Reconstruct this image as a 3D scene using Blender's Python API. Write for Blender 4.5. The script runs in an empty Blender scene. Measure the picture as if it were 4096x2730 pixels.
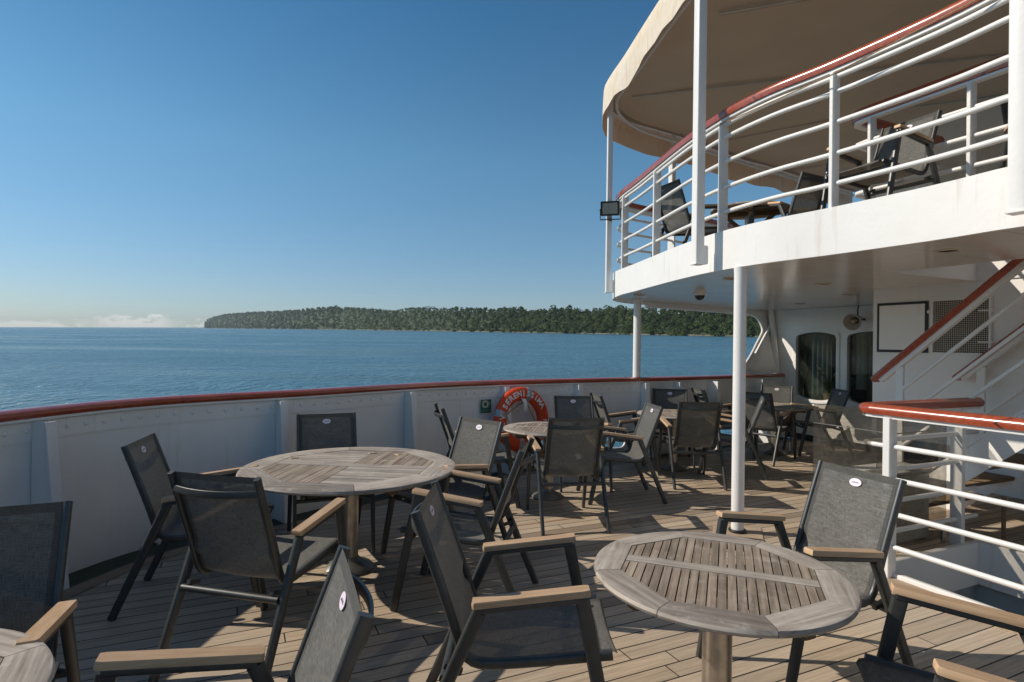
import bpy, bmesh, math, random
from mathutils import Vector, Matrix, noise
random.seed(7)
sc = bpy.context.scene
col = sc.collection
PI = math.pi
R = math.radians
AX = R(65)
AV = Vector((math.sin(AX), math.cos(AX), 0)); BV = Vector((math.cos(AX), -math.sin(AX), 0)); ZV = Vector((0, 0, 1))
def S(a, t, z=0.0): return AV*a + BV*t + ZV*z          # ship coordinates: a = forward, t = to starboard
def ab(x, y): return (x*AV.x + y*AV.y, x*BV.x + y*BV.y)

# ------------------------------------------------------------------ mesh builder
class MB:
    def __init__(s): s.v = []; s.f = []; s.m = []; s.uv = None; s.tint = None
    def add(s, vs, fs, mi=0):
        o = len(s.v); s.v += [tuple(p) for p in vs]
        for f in fs: s.f.append(tuple(i+o for i in f)); s.m.append(mi)
    def box(s, c, size, M=None, mi=0, bev=0.0):
        x, y, z = (k/2 for k in size); c = Vector(c)
        if bev > 0:
            b = min(bev, x*.9, y*.9, z*.9)
            pr = [(-x+b, -y), (x-b, -y), (x, -y+b), (x, y-b), (x-b, y), (-x+b, y), (-x, y-b), (-x, -y+b)]
            inn = [(px*(x-b)/x, py*(y-b)/y) for px, py in pr]
            vs = [(p[0], p[1], -z) for p in inn]+[(p[0], p[1], -z+b) for p in pr]+[(p[0], p[1], z-b) for p in pr]+[(p[0], p[1], z) for p in inn]
            fs = [tuple(range(7, -1, -1)), tuple(range(24, 32))]
            for k in range(3):
                for i in range(8): fs.append((k*8+i, k*8+(i+1) % 8, k*8+8+(i+1) % 8, k*8+8+i))
        else:
            vs = [(sx*x, sy*y, sz*z) for sz in (-1, 1) for sy in (-1, 1) for sx in (-1, 1)]
            fs = [(0, 2, 3, 1), (4, 5, 7, 6), (0, 1, 5, 4), (2, 6, 7, 3), (0, 4, 6, 2), (1, 3, 7, 5)]
        vs = [Vector(p) for p in vs]
        if M is not None: vs = [M @ p for p in vs]
        s.add([p+c for p in vs], fs, mi)
    def bar(s, p0, p1, w, h, up=ZV, mi=0, bev=0.0):
        p0 = Vector(p0); p1 = Vector(p1); d = p1-p0; L = d.length; d.normalize()
        u = Vector(up); sd = d.cross(u)
        if sd.length < 1e-5: sd = d.cross(Vector((1, 0, 0)))
        sd.normalize(); u = sd.cross(d)
        M = Matrix((sd, d, u)).transposed()
        s.box((p0+p1)/2, (w, L, h), M, mi, bev)
    def sweep(s, path, prof, up=ZV, closed=False, caps=True, mi=0, scale=None):
        path = [Vector(p) for p in path]; n = len(path); k = len(prof); rings = []
        ups = None
        for i, p in enumerate(path):
            if closed: d = path[(i+1) % n]-path[i-1]
            else:
                d = path[min(i+1, n-1)]-path[max(i-1, 0)]
            d.normalize()
            u = Vector(up) if not callable(up) else Vector(up(i))
            sd = d.cross(u)
            if sd.length < 1e-4: sd = d.cross(Vector((1, .01, 0)))
            sd.normalize(); u = sd.cross(d)
            # mitre scale
            q = 1.0 if scale is None else scale[i]
            rings.append([p+sd*a*q+u*b*q for a, b in prof])
        vs = [v for r in rings for v in r]; fs = []
        for i in range(n if closed else n-1):
            j = (i+1) % n
            for a in range(k): fs.append((i*k+a, i*k+(a+1) % k, j*k+(a+1) % k, j*k+a))
        if caps and not closed: fs.append(tuple(range(k-1, -1, -1))); fs.append(tuple((n-1)*k+a for a in range(k)))
        s.add(vs, fs, mi)
    def tube(s, path, r, n=10, closed=False, mi=0, up=ZV):
        s.sweep(path, circ(r, n), up, closed, True, mi)
    def lathe(s, prof, n=24, M=None, mi=0, cap=True):
        vs = []; fs = []; k = len(prof)
        for i in range(n):
            c, q = math.cos(2*PI*i/n), math.sin(2*PI*i/n)
            for r, z in prof: vs.append(Vector((r*c, r*q, z)))
        for i in range(n):
            j = (i+1) % n
            for a in range(k-1): fs.append((i*k+a, j*k+a, j*k+a+1, i*k+a+1))
        if cap:
            if prof[0][0] > 1e-6: fs.append(tuple(i*k for i in range(n-1, -1, -1)))
            if prof[-1][0] > 1e-6: fs.append(tuple(i*k+k-1 for i in range(n)))
        if M is not None: vs = [M @ v for v in vs]
        s.add(vs, fs, mi)
    def prism(s, outline, z0, z1, M=None, mi=0):
        n = len(outline)
        vs = [Vector((x, y, z0)) for x, y in outline]+[Vector((x, y, z1)) for x, y in outline]
        if M is not None: vs = [M @ v for v in vs]
        s.add(vs, [tuple(range(n-1, -1, -1)), tuple(range(n, 2*n))]+[(i, (i+1) % n, n+(i+1) % n, n+i) for i in range(n)], mi)
    def holed(s, outline, holes, d0, d1, M=None, mi=0, sides=True):
        """flat plate with holes, between depths d0 and d1"""
        bm = bmesh.new(); loops = [outline]+holes
        for lp in loops:
            vv = [bm.verts.new((x, y, 0)) for x, y in lp]
            for i in range(len(vv)): bm.edges.new((vv[i], vv[(i+1) % len(vv)]))
        bmesh.ops.triangle_fill(bm, use_beauty=True, use_dissolve=False, edges=bm.edges[:], normal=(0, 0, 1))
        bm.verts.index_update(); bm.normal_update()
        vv = [v.co.copy() for v in bm.verts]
        tri = []
        for f in bm.faces:
            ids = [v.index for v in f.verts]
            if f.normal.z < 0: ids.reverse()
            tri.append(tuple(ids))
        bm.free()
        tr = (lambda p: M @ p) if M is not None else (lambda p: p)
        s.add([tr(Vector((p.x, p.y, d1))) for p in vv], tri, mi)
        s.add([tr(Vector((p.x, p.y, d0))) for p in vv], [tuple(reversed(f)) for f in tri], mi)
        if sides:
            for lp in loops:
                n = len(lp)
                s.add([tr(Vector((x, y, d0))) for x, y in lp]+[tr(Vector((x, y, d1))) for x, y in lp], [(i, (i+1) % n, n+(i+1) % n, n+i) for i in range(n)], mi)
    def build(s, name, mats, parent=None, ang=38, smooth=True, fix=True):
        me = bpy.data.meshes.new(name); me.from_pydata(s.v, [], s.f)
        if not isinstance(mats, (list, tuple)): mats = [mats]
        for m in mats: me.materials.append(m)
        if len(mats) > 1:
            me.polygons.foreach_set('material_index', s.m)
        if s.uv: 
            ul = me.uv_layers.new(name='UVMap')
            for lp in me.loops: ul.data[lp.index].uv = s.uv[lp.vertex_index]
        if s.tint:
            at = me.attributes.new('tint', 'FLOAT', 'POINT'); at.data.foreach_set('value', s.tint)
        if fix: bm = bmesh.new(); bm.from_mesh(me); bmesh.ops.recalc_face_normals(bm, faces=bm.faces[:]); bm.to_mesh(me); bm.free()
        if smooth:
            me.polygons.foreach_set('use_smooth', [True]*len(me.polygons)); me.set_sharp_from_angle(angle=R(ang))
        me.update()
        o = bpy.data.objects.new(name, me); col.objects.link(o)
        if parent: o.parent = parent
        return o
def circ(r, n=10, sx=1.0): return [(r*sx*math.cos(2*PI*i/n), r*math.sin(2*PI*i/n)) for i in range(n)]
def rrect(w, h, r, n=3):
    o = []
    for cx, cy, a0 in ((w/2-r, h/2-r, 0), (-w/2+r, h/2-r, 90), (-w/2+r, -h/2+r, 180), (w/2-r, -h/2+r, 270)):
        for i in range(n+1):
            a = R(a0+90*i/n); o.append((cx+r*math.cos(a), cy+r*math.sin(a)))
    return o
def empty(name, loc, rz=0.0):
    o = bpy.data.objects.new(name, None); col.objects.link(o); o.location = loc; o.rotation_euler = (0, 0, rz); o.empty_display_size = .2
    return o
def tag(o, label=None, cat=None, group=None, kind=None):
    if label: o['label'] = label
    if cat: o['category'] = cat
    if group: o['group'] = group
    if kind: o['kind'] = kind
    return o
def spline(pts, step=.1):
    pts = [Vector(p) for p in pts]; P = [2*pts[0]-pts[1]]+pts+[2*pts[-1]-pts[-2]]; out = []
    for i in range(1, len(P)-2):
        p0, p1, p2, p3 = P[i-1:i+3]; n = max(2, int((p2-p1).length/step))
        for k in range(n):
            t = k/n
            out.append(.5*((2*p1)+(p2-p0)*t+(2*p0-5*p1+4*p2-p3)*t*t+(3*p1-p0-3*p2+p3)*t**3))
    out.append(pts[-1]); return out
def offset2d(path, d):
    """offset to the left of travel by d (xy plane)"""
    o = []
    for i, p in enumerate(path):
        t = path[min(i+1, len(path)-1)]-path[max(i-1, 0)]; t = Vector((t.x, t.y, 0)).normalized()
        o.append(Vector((p.x-t.y*d, p.y+t.x*d, p.z)))
    return o

# ------------------------------------------------------------------ materials
def mat(name, base, rough=.5, metal=0.0, coat=0.0, spec=.5, var=0.0, vscale=6.0, bump=0.0, bscale=60.0, stain=None, sscale=2.0, samt=.3):
    m = bpy.data.materials.new(name); m.use_nodes = True; nt = m.node_tree; N = nt.nodes; b = N['Principled BSDF']
    b.inputs['Base Color'].default_value = (*base, 1); b.inputs['Roughness'].default_value = rough; b.inputs['Metallic'].default_value = metal
    b.inputs['Coat Weight'].default_value = coat; b.inputs['Coat Roughness'].default_value = .08; b.inputs['Specular IOR Level'].default_value = spec
    tc = N.new('ShaderNodeTexCoord'); last = None
    if var > 0 or stain:
        nz = N.new('ShaderNodeTexNoise'); nz.inputs['Scale'].default_value = vscale; nz.inputs['Detail'].default_value = 6; nt.links.new(tc.outputs['Object'], nz.inputs['Vector'])
        mr = N.new('ShaderNodeMapRange'); mr.inputs['From Min'].default_value = .3; mr.inputs['From Max'].default_value = .7; mr.inputs['To Min'].default_value = 1-var; mr.inputs['To Max'].default_value = 1+var
        nt.links.new(nz.outputs['Fac'], mr.inputs['Value'])
        mx = N.new('ShaderNodeVectorMath'); mx.operation = 'SCALE'; mx.inputs[0].default_value = base; nt.links.new(mr.outputs['Result'], mx.inputs['Scale'])
        last = mx.outputs['Vector']
        if stain:
            n2 = N.new('ShaderNodeTexNoise'); n2.inputs['Scale'].default_value = sscale; n2.inputs['Detail'].default_value = 8; n2.inputs['Roughness'].default_value = .65; nt.links.new(tc.outputs['Object'], n2.inputs['Vector'])
            r2 = N.new('ShaderNodeMapRange'); r2.inputs['From Min'].default_value = .52; r2.inputs['From Max'].default_value = .75; r2.inputs['To Max'].default_value = samt; nt.links.new(n2.outputs['Fac'], r2.inputs['Value'])
            m2 = N.new('ShaderNodeMix'); m2.data_type = 'RGBA'; nt.links.new(r2.outputs['Result'], m2.inputs['Factor']); nt.links.new(last, m2.inputs['A']); m2.inputs['B'].default_value = (*stain, 1); last = m2.outputs['Result']
        nt.links.new(last, b.inputs['Base Color'])
    if bump > 0:
        nb = N.new('ShaderNodeTexNoise'); nb.inputs['Scale'].default_value = bscale; nb.inputs['Detail'].default_value = 3; nt.links.new(tc.outputs['Object'], nb.inputs['Vector'])
        bp = N.new('ShaderNodeBump'); bp.inputs['Strength'].default_value = bump; bp.inputs['Distance'].default_value = .01; nt.links.new(nb.outputs['Fac'], bp.inputs['Height']); nt.links.new(bp.outputs['Normal'], b.inputs['Normal'])
    return m
class NT:
    def __init__(s, m): s.nt = m.node_tree; s.N = s.nt.nodes; s.L = s.nt.links
    def n(s, t, **kw):
        x = s.N.new(t)
        for k, v in kw.items():
            if k.startswith('_'): setattr(x, k[1:], v)
        return x
    def math(s, op, a, b=None, c=None):
        x = s.N.new('ShaderNodeMath'); x.operation = op
        for i, q in enumerate((a, b, c)):
            if q is None: continue
            if isinstance(q, (int, float)): x.inputs[i].default_value = q
            else: s.L.new(q, x.inputs[i])
        return x.outputs[0]
    def mapr(s, v, a, b, c, d):
        x = s.N.new('ShaderNodeMapRange'); s.L.new(v, x.inputs['Value'])
        for k, q in zip(('From Min', 'From Max', 'To Min', 'To Max'), (a, b, c, d)): x.inputs[k].default_value = q
        return x.outputs['Result']
    def noise(s, vec, scale, detail=4, rough=.5, dim='3D'):
        x = s.N.new('ShaderNodeTexNoise'); x.noise_dimensions = dim; x.inputs['Scale'].default_value = scale; x.inputs['Detail'].default_value = detail; x.inputs['Roughness'].default_value = rough
        if vec is not None: s.L.new(vec, x.inputs['Vector'])
        return x.outputs['Fac']
    def comb(s, x=0, y=0, z=0):
        c = s.N.new('ShaderNodeCombineXYZ')
        for i, q in enumerate((x, y, z)):
            if isinstance(q, (int, float)): c.inputs[i].default_value = q
            else: s.L.new(q, c.inputs[i])
        return c.outputs[0]
    def sep(s, v):
        c = s.N.new('ShaderNodeSeparateXYZ'); s.L.new(v, c.inputs[0]); return c.outputs
    def mix(s, f, a, b, blend='MIX'):
        x = s.N.new('ShaderNodeMix'); x.data_type = 'RGBA'; x.blend_type = blend
        for k, q in (('Factor', f), ('A', a), ('B', b)):
            if isinstance(q, (int, float)): x.inputs[k].default_value = q
            elif isinstance(q, tuple): x.inputs[k].default_value = (*q, 1)
            else: s.L.new(q, x.inputs[k])
        return x.outputs['Result']
    def bump(s, h, st=.3, dist=.01):
        x = s.N.new('ShaderNodeBump'); x.inputs['Strength'].default_value = st; x.inputs['Distance'].default_value = dist; s.L.new(h, x.inputs['Height']); return x.outputs['Normal']
    def mapping(s, v, rot=(0, 0, 0), scale=(1, 1, 1)):
        x = s.N.new('ShaderNodeMapping'); s.L.new(v, x.inputs['Vector']); x.inputs['Rotation'].default_value = rot; x.inputs['Scale'].default_value = scale; return x.outputs['Vector']
def wood_mat(name, c1, c2, c3=None, rough=.6, along='X', coat=0.0, grain=1.0, island=True, bump=.15, spec=.3, ivar=(.70, 1.14)):
    m = bpy.data.materials.new(name); m.use_nodes = True; t = NT(m); b = t.N['Principled BSDF']
    tc = t.n('ShaderNodeTexCoord'); sx, sy, sz = t.sep(tc.outputs['Object'])
    gi = t.n('ShaderNodeNewGeometry'); rnd = gi.outputs['Random Per Island']; oi = t.n('ShaderNodeObjectInfo')
    off = t.math('ADD', t.math('MULTIPLY', rnd, 37.0), t.math('MULTIPLY', oi.outputs['Random'], 91.0))
    if along == 'UV': uu, vv, ww = t.sep(t.n('ShaderNodeUVMap').outputs['UV'])
    else: uu = vv = None
    a, c, d = {'X': (sx, sy, sz), 'Y': (sy, sx, sz), 'Z': (sz, sx, sy), 'UV': (uu, vv, sz)}[along]
    vec = t.comb(t.math('ADD', t.math('MULTIPLY', a, 3.0*grain), off), t.math('MULTIPLY', c, 55.0*grain), t.math('MULTIPLY', d, 55.0*grain))
    n1 = t.noise(vec, 1.0, 5, .6); n2 = t.noise(tc.outputs['Object'], 5.0, 4, .6)
    f = t.math('ADD', t.math('MULTIPLY', n1, .75), t.math('MULTIPLY', n2, .35))
    cc = t.mix(t.mapr(f, .38, .70, 0, 1), c1, c2)
    if island:
        g = t.mapr(rnd, 0, 1, *ivar)
        x = t.n('ShaderNodeVectorMath', _operation='SCALE'); t.L.new(cc, x.inputs[0]); t.L.new(g, x.inputs['Scale']); cc = x.outputs[0]
    if c3: cc = t.mix(t.mapr(t.noise(tc.outputs['Object'], 9.0, 6, .7), .56, .72, 0, .55), cc, c3)
    t.L.new(cc, b.inputs['Base Color']); b.inputs['Roughness'].default_value = rough; b.inputs['Coat Weight'].default_value = coat; b.inputs['Coat Roughness'].default_value = .12; b.inputs['Specular IOR Level'].default_value = spec
    t.L.new(t.bump(n1, bump, .004), b.inputs['Normal'])
    return m
def deck_mat():
    m = bpy.data.materials.new('teak_deck_planks'); m.use_nodes = True; t = NT(m); b = t.N['Principled BSDF']
    tc = t.n('ShaderNodeTexCoord'); x, y, z = t.sep(tc.outputs['Object'])
    u = t.math('ADD', t.math('MULTIPLY', x, AV.x), t.math('MULTIPLY', y, AV.y)); v = t.math('ADD', t.math('MULTIPLY', x, BV.x), t.math('MULTIPLY', y, BV.y))
    W = .1095
    vs = t.math('DIVIDE', t.math('ADD', v, .015), W); vi = t.math('FLOOR', vs); vf = t.math('FRACT', vs)
    wn = t.n('ShaderNodeTexWhiteNoise', _noise_dimensions='1D'); t.L.new(vi, wn.inputs['W'])
    us = t.math('ADD', t.math('DIVIDE', u, 2.6), t.math('MULTIPLY', wn.outputs['Value'], 7.31)); ui = t.math('FLOOR', us); uf = t.math('FRACT', us)
    w2 = t.n('ShaderNodeTexWhiteNoise', _noise_dimensions='2D'); t.L.new(t.comb(vi, ui, 0), w2.inputs['Vector'])
    r = w2.outputs['Value']
    seam = t.math('MAXIMUM', t.math('LESS_THAN', vf, .072), t.math('LESS_THAN', uf, .0026))
    gv = t.comb(t.math('ADD', t.math('MULTIPLY', u, 2.2), t.math('MULTIPLY', r, 60)), t.math('MULTIPLY', v, 60.0), t.math('MULTIPLY', r, 13))
    g1 = t.noise(gv, 1.0, 6, .65); g2 = t.noise(tc.outputs['Object'], 1.3, 6, .6); g3 = t.noise(tc.outputs['Object'], 14.0, 5, .7)
    c = t.mix(t.mapr(g1, .3, .72, 0, 1), (.35, .265, .18), (.61, .50, .37))
    c = t.mix(t.mapr(g2, .42, .68, 0, .55), c, (.44, .39, .33))
    c = t.mix(t.mapr(g3, .6, .78, 0, .35), c, (.17, .125, .09))
    g5 = t.noise(tc.outputs['Object'], .55, 5, .6); c = t.mix(t.mapr(g5, .45, .72, 0, .30), c, (.25, .20, .16))
    k = t.mapr(r, 0, 1, .84, 1.09)
    sc_ = t.n('ShaderNodeVectorMath', _operation='SCALE'); t.L.new(c, sc_.inputs[0]); t.L.new(k, sc_.inputs['Scale'])
    c = t.mix(t.math('LESS_THAN', t.math('FRACT', t.math('MULTIPLY', r, 17.3)), .09), sc_.outputs[0], t.mix(.45, sc_.outputs[0], (.14, .10, .07)))
    # a rust streak washed along one plank
    st = t.math('MULTIPLY', t.math('LESS_THAN', t.math('ABSOLUTE', t.math('ADD', v, 4.62)), .022), t.math('LESS_THAN', t.math('ABSOLUTE', t.math('SUBTRACT', u, 2.75)), .55))
    c = t.mix(t.math('MULTIPLY', st, t.mapr(g1, .3, .7, .1, .7)), c, (.30, .12, .035))
    c = t.mix(seam, c, (.018, .017, .018))
    t.L.new(c, b.inputs['Base Color']); b.inputs['Specular IOR Level'].default_value = .35
    t.L.new(t.mapr(g2, .3, .7, .48, .72), b.inputs['Roughness'])
    h = t.math('SUBTRACT', t.math('ADD', t.math('MULTIPLY', g1, .25), t.math('MULTIPLY', r, .15)), t.math('MULTIPLY', seam, .8))
    t.L.new(t.bump(h, .5, .006), b.inputs['Normal'])
    return m
def paint_mat(name, base=(.85, .845, .825), rough=.38, rust=.40, seams=False):
    m = bpy.data.materials.new(name); m.use_nodes = True; t = NT(m); b = t.N['Principled BSDF']
    tc = t.n('ShaderNodeTexCoord'); o = tc.outputs['Object']
    n1 = t.noise(o, 1.7, 5, .6); n2 = t.noise(o, 7.0, 7, .7)
    c = t.mix(t.mapr(n1, .35, .7, 0, 1), tuple(k*.93 for k in base), base)
    x, y, z = t.sep(o)
    drip = t.noise(t.comb(t.math('MULTIPLY', x, 14.0), t.math('MULTIPLY', y, 14.0), t.math('MULTIPLY', z, 1.1)), 1.0, 4, .6)
    c = t.mix(t.mapr(drip, .60, .8, 0, rust), c, (.46, .38, .28))
    c = t.mix(t.mapr(n2, .70, .8, 0, rust), c, (.40, .27, .15))
    if seams:
        u = t.math('ADD', t.math('MULTIPLY', x, AV.x), t.math('MULTIPLY', y, AV.y)); v = t.math('ADD', t.math('MULTIPLY', x, BV.x), t.math('MULTIPLY', y, BV.y))
        su = t.math('LESS_THAN', t.math('FRACT', t.math('DIVIDE', u, 1.22)), .006); sv = t.math('LESS_THAN', t.math('FRACT', t.math('DIVIDE', v, .62)), .012)
        sm = t.math('MAXIMUM', su, sv); c = t.mix(t.math('MULTIPLY', sm, .55), c, (.3, .24, .18))
    t.L.new(c, b.inputs['Base Color']); b.inputs['Roughness'].default_value = rough
    t.L.new(t.bump(t.math('ADD', t.math('MULTIPLY', n1, 1.5), t.math('MULTIPLY', t.noise(o, 26.0, 3), .30)), .15, .022), b.inputs['Normal'])
    return m
def sling_mat():
    m = bpy.data.materials.new('woven_mesh_fabric'); m.use_nodes = True; t = NT(m); N = t.N
    for n_ in list(N):
        if n_.type == 'BSDF_PRINCIPLED': N.remove(n_)
    out = [n_ for n_ in N if n_.type == 'OUTPUT_MATERIAL'][0]
    uv = t.n('ShaderNodeUVMap').outputs['UV']; oi = t.n('ShaderNodeObjectInfo'); u, v, _ = t.sep(uv)
    w1 = t.noise(t.comb(t.math('MULTIPLY', u, 30.0), t.math('MULTIPLY', v, 420.0), t.math('MULTIPLY', oi.outputs['Random'], 30)), 1.0, 2, .5)
    w2 = t.noise(t.comb(t.math('MULTIPLY', u, 420.0), t.math('MULTIPLY', v, 30.0), 3.0), 1.0, 2, .5)
    w = t.math('MULTIPLY', t.math('ADD', w1, w2), .5); dirt = t.noise(uv, 7.0, 5, .6)
    c = t.mix(t.mapr(w, .35, .65, 0, 1), (.058, .058, .055), (.205, .205, .192))
    c = t.mix(t.mapr(dirt, .45, .75, 0, .3), c, (.22, .215, .20))
    tn = t.n('ShaderNodeVectorMath', _operation='SCALE'); t.L.new(c, tn.inputs[0]); t.L.new(t.mapr(oi.outputs['Random'], 0, 1, .93, 1.12), tn.inputs['Scale']); c = tn.outputs[0]
    edge = t.math('GREATER_THAN', t.math('ABSOLUTE', u), .198); hem = t.math('LESS_THAN', v, .035)
    dbl = t.math('MAXIMUM', edge, hem)
    c = t.mix(t.math('MULTIPLY', dbl, .6), c, (.05, .05, .048))
    d = t.n('ShaderNodeBsdfPrincipled'); t.L.new(c, d.inputs['Base Color']); d.inputs['Roughness'].default_value = .62; d.inputs['Specular IOR Level'].default_value = .12; d.inputs['Sheen Weight'].default_value = .35; d.inputs['Sheen Roughness'].default_value = .38; d.inputs['Sheen Tint'].default_value = (.80, .78, .70, 1)
    t.L.new(t.bump(w, .35, .003), d.inputs['Normal'])
    tl = t.n('ShaderNodeBsdfTranslucent'); tl.inputs['Color'].default_value = (.16, .14, .105, 1)
    tp = t.n('ShaderNodeBsdfTransparent')
    m1 = t.n('ShaderNodeMixShader'); m1.inputs[0].default_value = .12; t.L.new(d.outputs[0], m1.inputs[1]); t.L.new(tl.outputs[0], m1.inputs[2])
    m2 = t.n('ShaderNodeMixShader'); t.L.new(t.mapr(dbl, 0, 1, .042, .0), m2.inputs[0]); t.L.new(m1.outputs[0], m2.inputs[1]); t.L.new(tp.outputs[0], m2.inputs[2])
    t.L.new(m2.outputs[0], out.inputs['Surface'])
    return m
def mixed(name, base, transp, gloss=.1, rough=.05, tl=None, dirt=0.0, dirtc=(.4, .36, .3)):
    m = bpy.data.materials.new(name); m.use_nodes = True; t = NT(m); b = t.N['Principled BSDF']; out = [n_ for n_ in t.N if n_.type == 'OUTPUT_MATERIAL'][0]
    b.inputs['Base Color'].default_value = (*base, 1); b.inputs['Roughness'].default_value = rough; b.inputs['Specular IOR Level'].default_value = .5
    tp = t.n('ShaderNodeBsdfTransparent'); tp.inputs['Color'].default_value = (*(tl or (1, 1, 1)), 1)
    mx = t.n('ShaderNodeMixShader'); mx.inputs[0].default_value = transp
    if dirt > 0:
        tc = t.n('ShaderNodeTexCoord'); n1 = t.noise(tc.outputs['Object'], 5.0, 8, .75); n2 = t.noise(t.mapping(tc.outputs['Object'], scale=(3, 3, 22)), 3.0, 5, .7)
        f = t.mapr(t.math('ADD', n1, t.math('MULTIPLY', n2, .5)), .6, .95, transp, transp-dirt); t.L.new(f, mx.inputs[0])
        t.L.new(t.mix(t.mapr(n1, .4, .7, 0, 1), base, dirtc), b.inputs['Base Color'])
    t.L.new(b.outputs[0], mx.inputs[1]); t.L.new(tp.outputs[0], mx.inputs[2]); t.L.new(mx.outputs[0], out.inputs['Surface'])
    return m
def canvas_mat():
    m = bpy.data.materials.new('awning_canvas'); m.use_nodes = True; t = NT(m); b = t.N['Principled BSDF']; out = [n_ for n_ in t.N if n_.type == 'OUTPUT_MATERIAL'][0]
    tc = t.n('ShaderNodeTexCoord'); o = tc.outputs['Object']
    x, y, z = t.sep(o)
    n1 = t.noise(o, 2.0, 6, .65); n2 = t.noise(t.comb(t.math('MULTIPLY', x, 5.0), t.math('MULTIPLY', y, 5.0), t.math('MULTIPLY', z, 3.0)), 1.0, 6, .7)
    c = t.mix(t.mapr(n1, .35, .7, 0, 1), (.88, .82, .71), (.82, .72, .56)); c = t.mix(t.mapr(n2, .55, .76, 0, .55), c, (.66, .44, .20))
    dr = t.noise(t.comb(t.math('MULTIPLY', x, 22.0), t.math('MULTIPLY', y, 22.0), t.math('MULTIPLY', z, 1.4)), 1.0, 4, .6)
    c = t.mix(t.mapr(dr, .58, .75, 0, .6), c, (.36, .26, .15))
    t.L.new(c, b.inputs['Base Color']); b.inputs['Roughness'].default_value = .85; b.inputs['Specular IOR Level'].default_value = .1
    t.L.new(t.bump(t.noise(o, 9.0, 4, .6), .35, .03), b.inputs['Normal'])
    tl = t.n('ShaderNodeBsdfTranslucent'); tl.inputs['Color'].default_value = (.62, .36, .13, 1)
    mx = t.n('ShaderNodeMixShader'); mx.inputs[0].default_value = .20; t.L.new(b.outputs[0], mx.inputs[1]); t.L.new(tl.outputs[0], mx.inputs[2]); t.L.new(mx.outputs[0], out.inputs['Surface'])
    return m
def red_mat():
    m = bpy.data.materials.new('red_varnished_wood'); m.use_nodes = True; t = NT(m); b = t.N['Principled BSDF']
    tc = t.n('ShaderNodeTexCoord'); o = tc.outputs['Object']
    u = t.mapping(o, rot=(0, 0, -(PI/2-AX)), scale=(1, 1, 1)); ux, uy, uz = t.sep(u)
    n1 = t.noise(t.comb(t.math('MULTIPLY', ux, 2.0), t.math('MULTIPLY', uy, 30.0), t.math('MULTIPLY', uz, 30.0)), 1.0, 5, .6); n2 = t.noise(o, 3.0, 5, .6)
    c = t.mix(t.mapr(n1, .3, .7, 0, 1), (.27, .044, .020), (.42, .085, .034)); c = t.mix(t.mapr(n2, .45, .75, 0, .5), c, (.21, .033, .016))
    c = t.mix(t.mapr(t.noise(o, 11.0, 8, .75), .66, .76, 0, .75), c, (.40, .20, .08))
    c = t.mix(t.math('LESS_THAN', t.math('FRACT', t.math('DIVIDE', t.math('ADD', ux, t.math('MULTIPLY', uy, .35)), 1.83)), .0035), c, (.06, .018, .010))
    t.L.new(c, b.inputs['Base Color']); b.inputs['Roughness'].default_value = .32; b.inputs['Coat Weight'].default_value = .8; b.inputs['Coat Roughness'].default_value = .16
    t.L.new(t.bump(t.math('ADD', n1, n2), .18, .006), b.inputs['Normal'])
    return m
M = {}
M['deck'] = deck_mat()
M['paint'] = paint_mat('white_ship_paint'); M['paintc'] = paint_mat('white_ceiling_paint', (.82, .79, .74), .16, .15, seams=True)
M['paint2'] = paint_mat('white_rail_paint', (.80, .80, .78), .4, .2)
M['rub'] = mat('green_deck_paint', (.006, .026, .015), .5, var=.3, bump=.1)
M['red'] = red_mat()
M['frame'] = mat('anthracite_powder_coat', (.085, .090, .090), .42, metal=.6, var=.12, vscale=20, bump=.05, bscale=300, spec=.5)
M['sling'] = sling_mat()
M['arm'] = wood_mat('light_teak', (.48, .31, .18), (.64, .45, .28), rough=.5, along='Y', bump=.08)
M['teak'] = wood_mat('weathered_teak', (.22, .185, .155), (.47, .425, .37), (.57, .54, .50), rough=.75, along='X', bump=.35)
M['teak_r'] = wood_mat('weathered_teak_rim', (.22, .185, .155), (.47, .425, .37), (.57, .54, .50), rough=.75, along='UV', bump=.35, ivar=(.62, 1.30))
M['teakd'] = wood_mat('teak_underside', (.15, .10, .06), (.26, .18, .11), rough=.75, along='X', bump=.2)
M['margin'] = wood_mat('pale_teak_margin', (.36, .27, .18), (.50, .40, .29), rough=.65, along='X', bump=.15)
M['steel'] = mat('brushed_steel', (.55, .50, .43), .32, metal=.9, var=.2, vscale=14, stain=(.30, .22, .13), sscale=6, samt=.6)
M['steeld'] = mat('steel_base', (.30, .29, .27), .42, metal=.8, var=.2)
M['sticker'] = mat('white_sticker', (.80, .72, .82), .4); M['ink'] = mat('sticker_print', (.16, .14, .22), .5)
M['black'] = mat('black_paint', (.012, .012, .014), .5, var=.3); M['dark'] = mat('dark_void', (.02, .019, .018), .8)
M['acryl'] = mixed('scratched_acrylic', (.05, .048, .043), .86, rough=.10, dirt=.30, dirtc=(.15, .14, .12), tl=(.88, .86, .82))
M['glass'] = mixed('window_glass', (.01, .014, .012), .80, rough=.03, tl=(.86, .89, .86), dirt=.10, dirtc=(.10, .12, .10))
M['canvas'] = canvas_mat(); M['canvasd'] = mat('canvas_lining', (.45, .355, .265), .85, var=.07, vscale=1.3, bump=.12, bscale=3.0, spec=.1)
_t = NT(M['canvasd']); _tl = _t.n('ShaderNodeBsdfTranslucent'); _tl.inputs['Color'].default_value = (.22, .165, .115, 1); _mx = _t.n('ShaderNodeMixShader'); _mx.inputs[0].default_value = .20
_t.L.new(_t.N['Principled BSDF'].outputs[0], _mx.inputs[1]); _t.L.new(_tl.outputs[0], _mx.inputs[2]); _t.L.new(_mx.outputs[0], [n_ for n_ in _t.N if n_.type == 'OUTPUT_MATERIAL'][0].inputs['Surface'])
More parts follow.
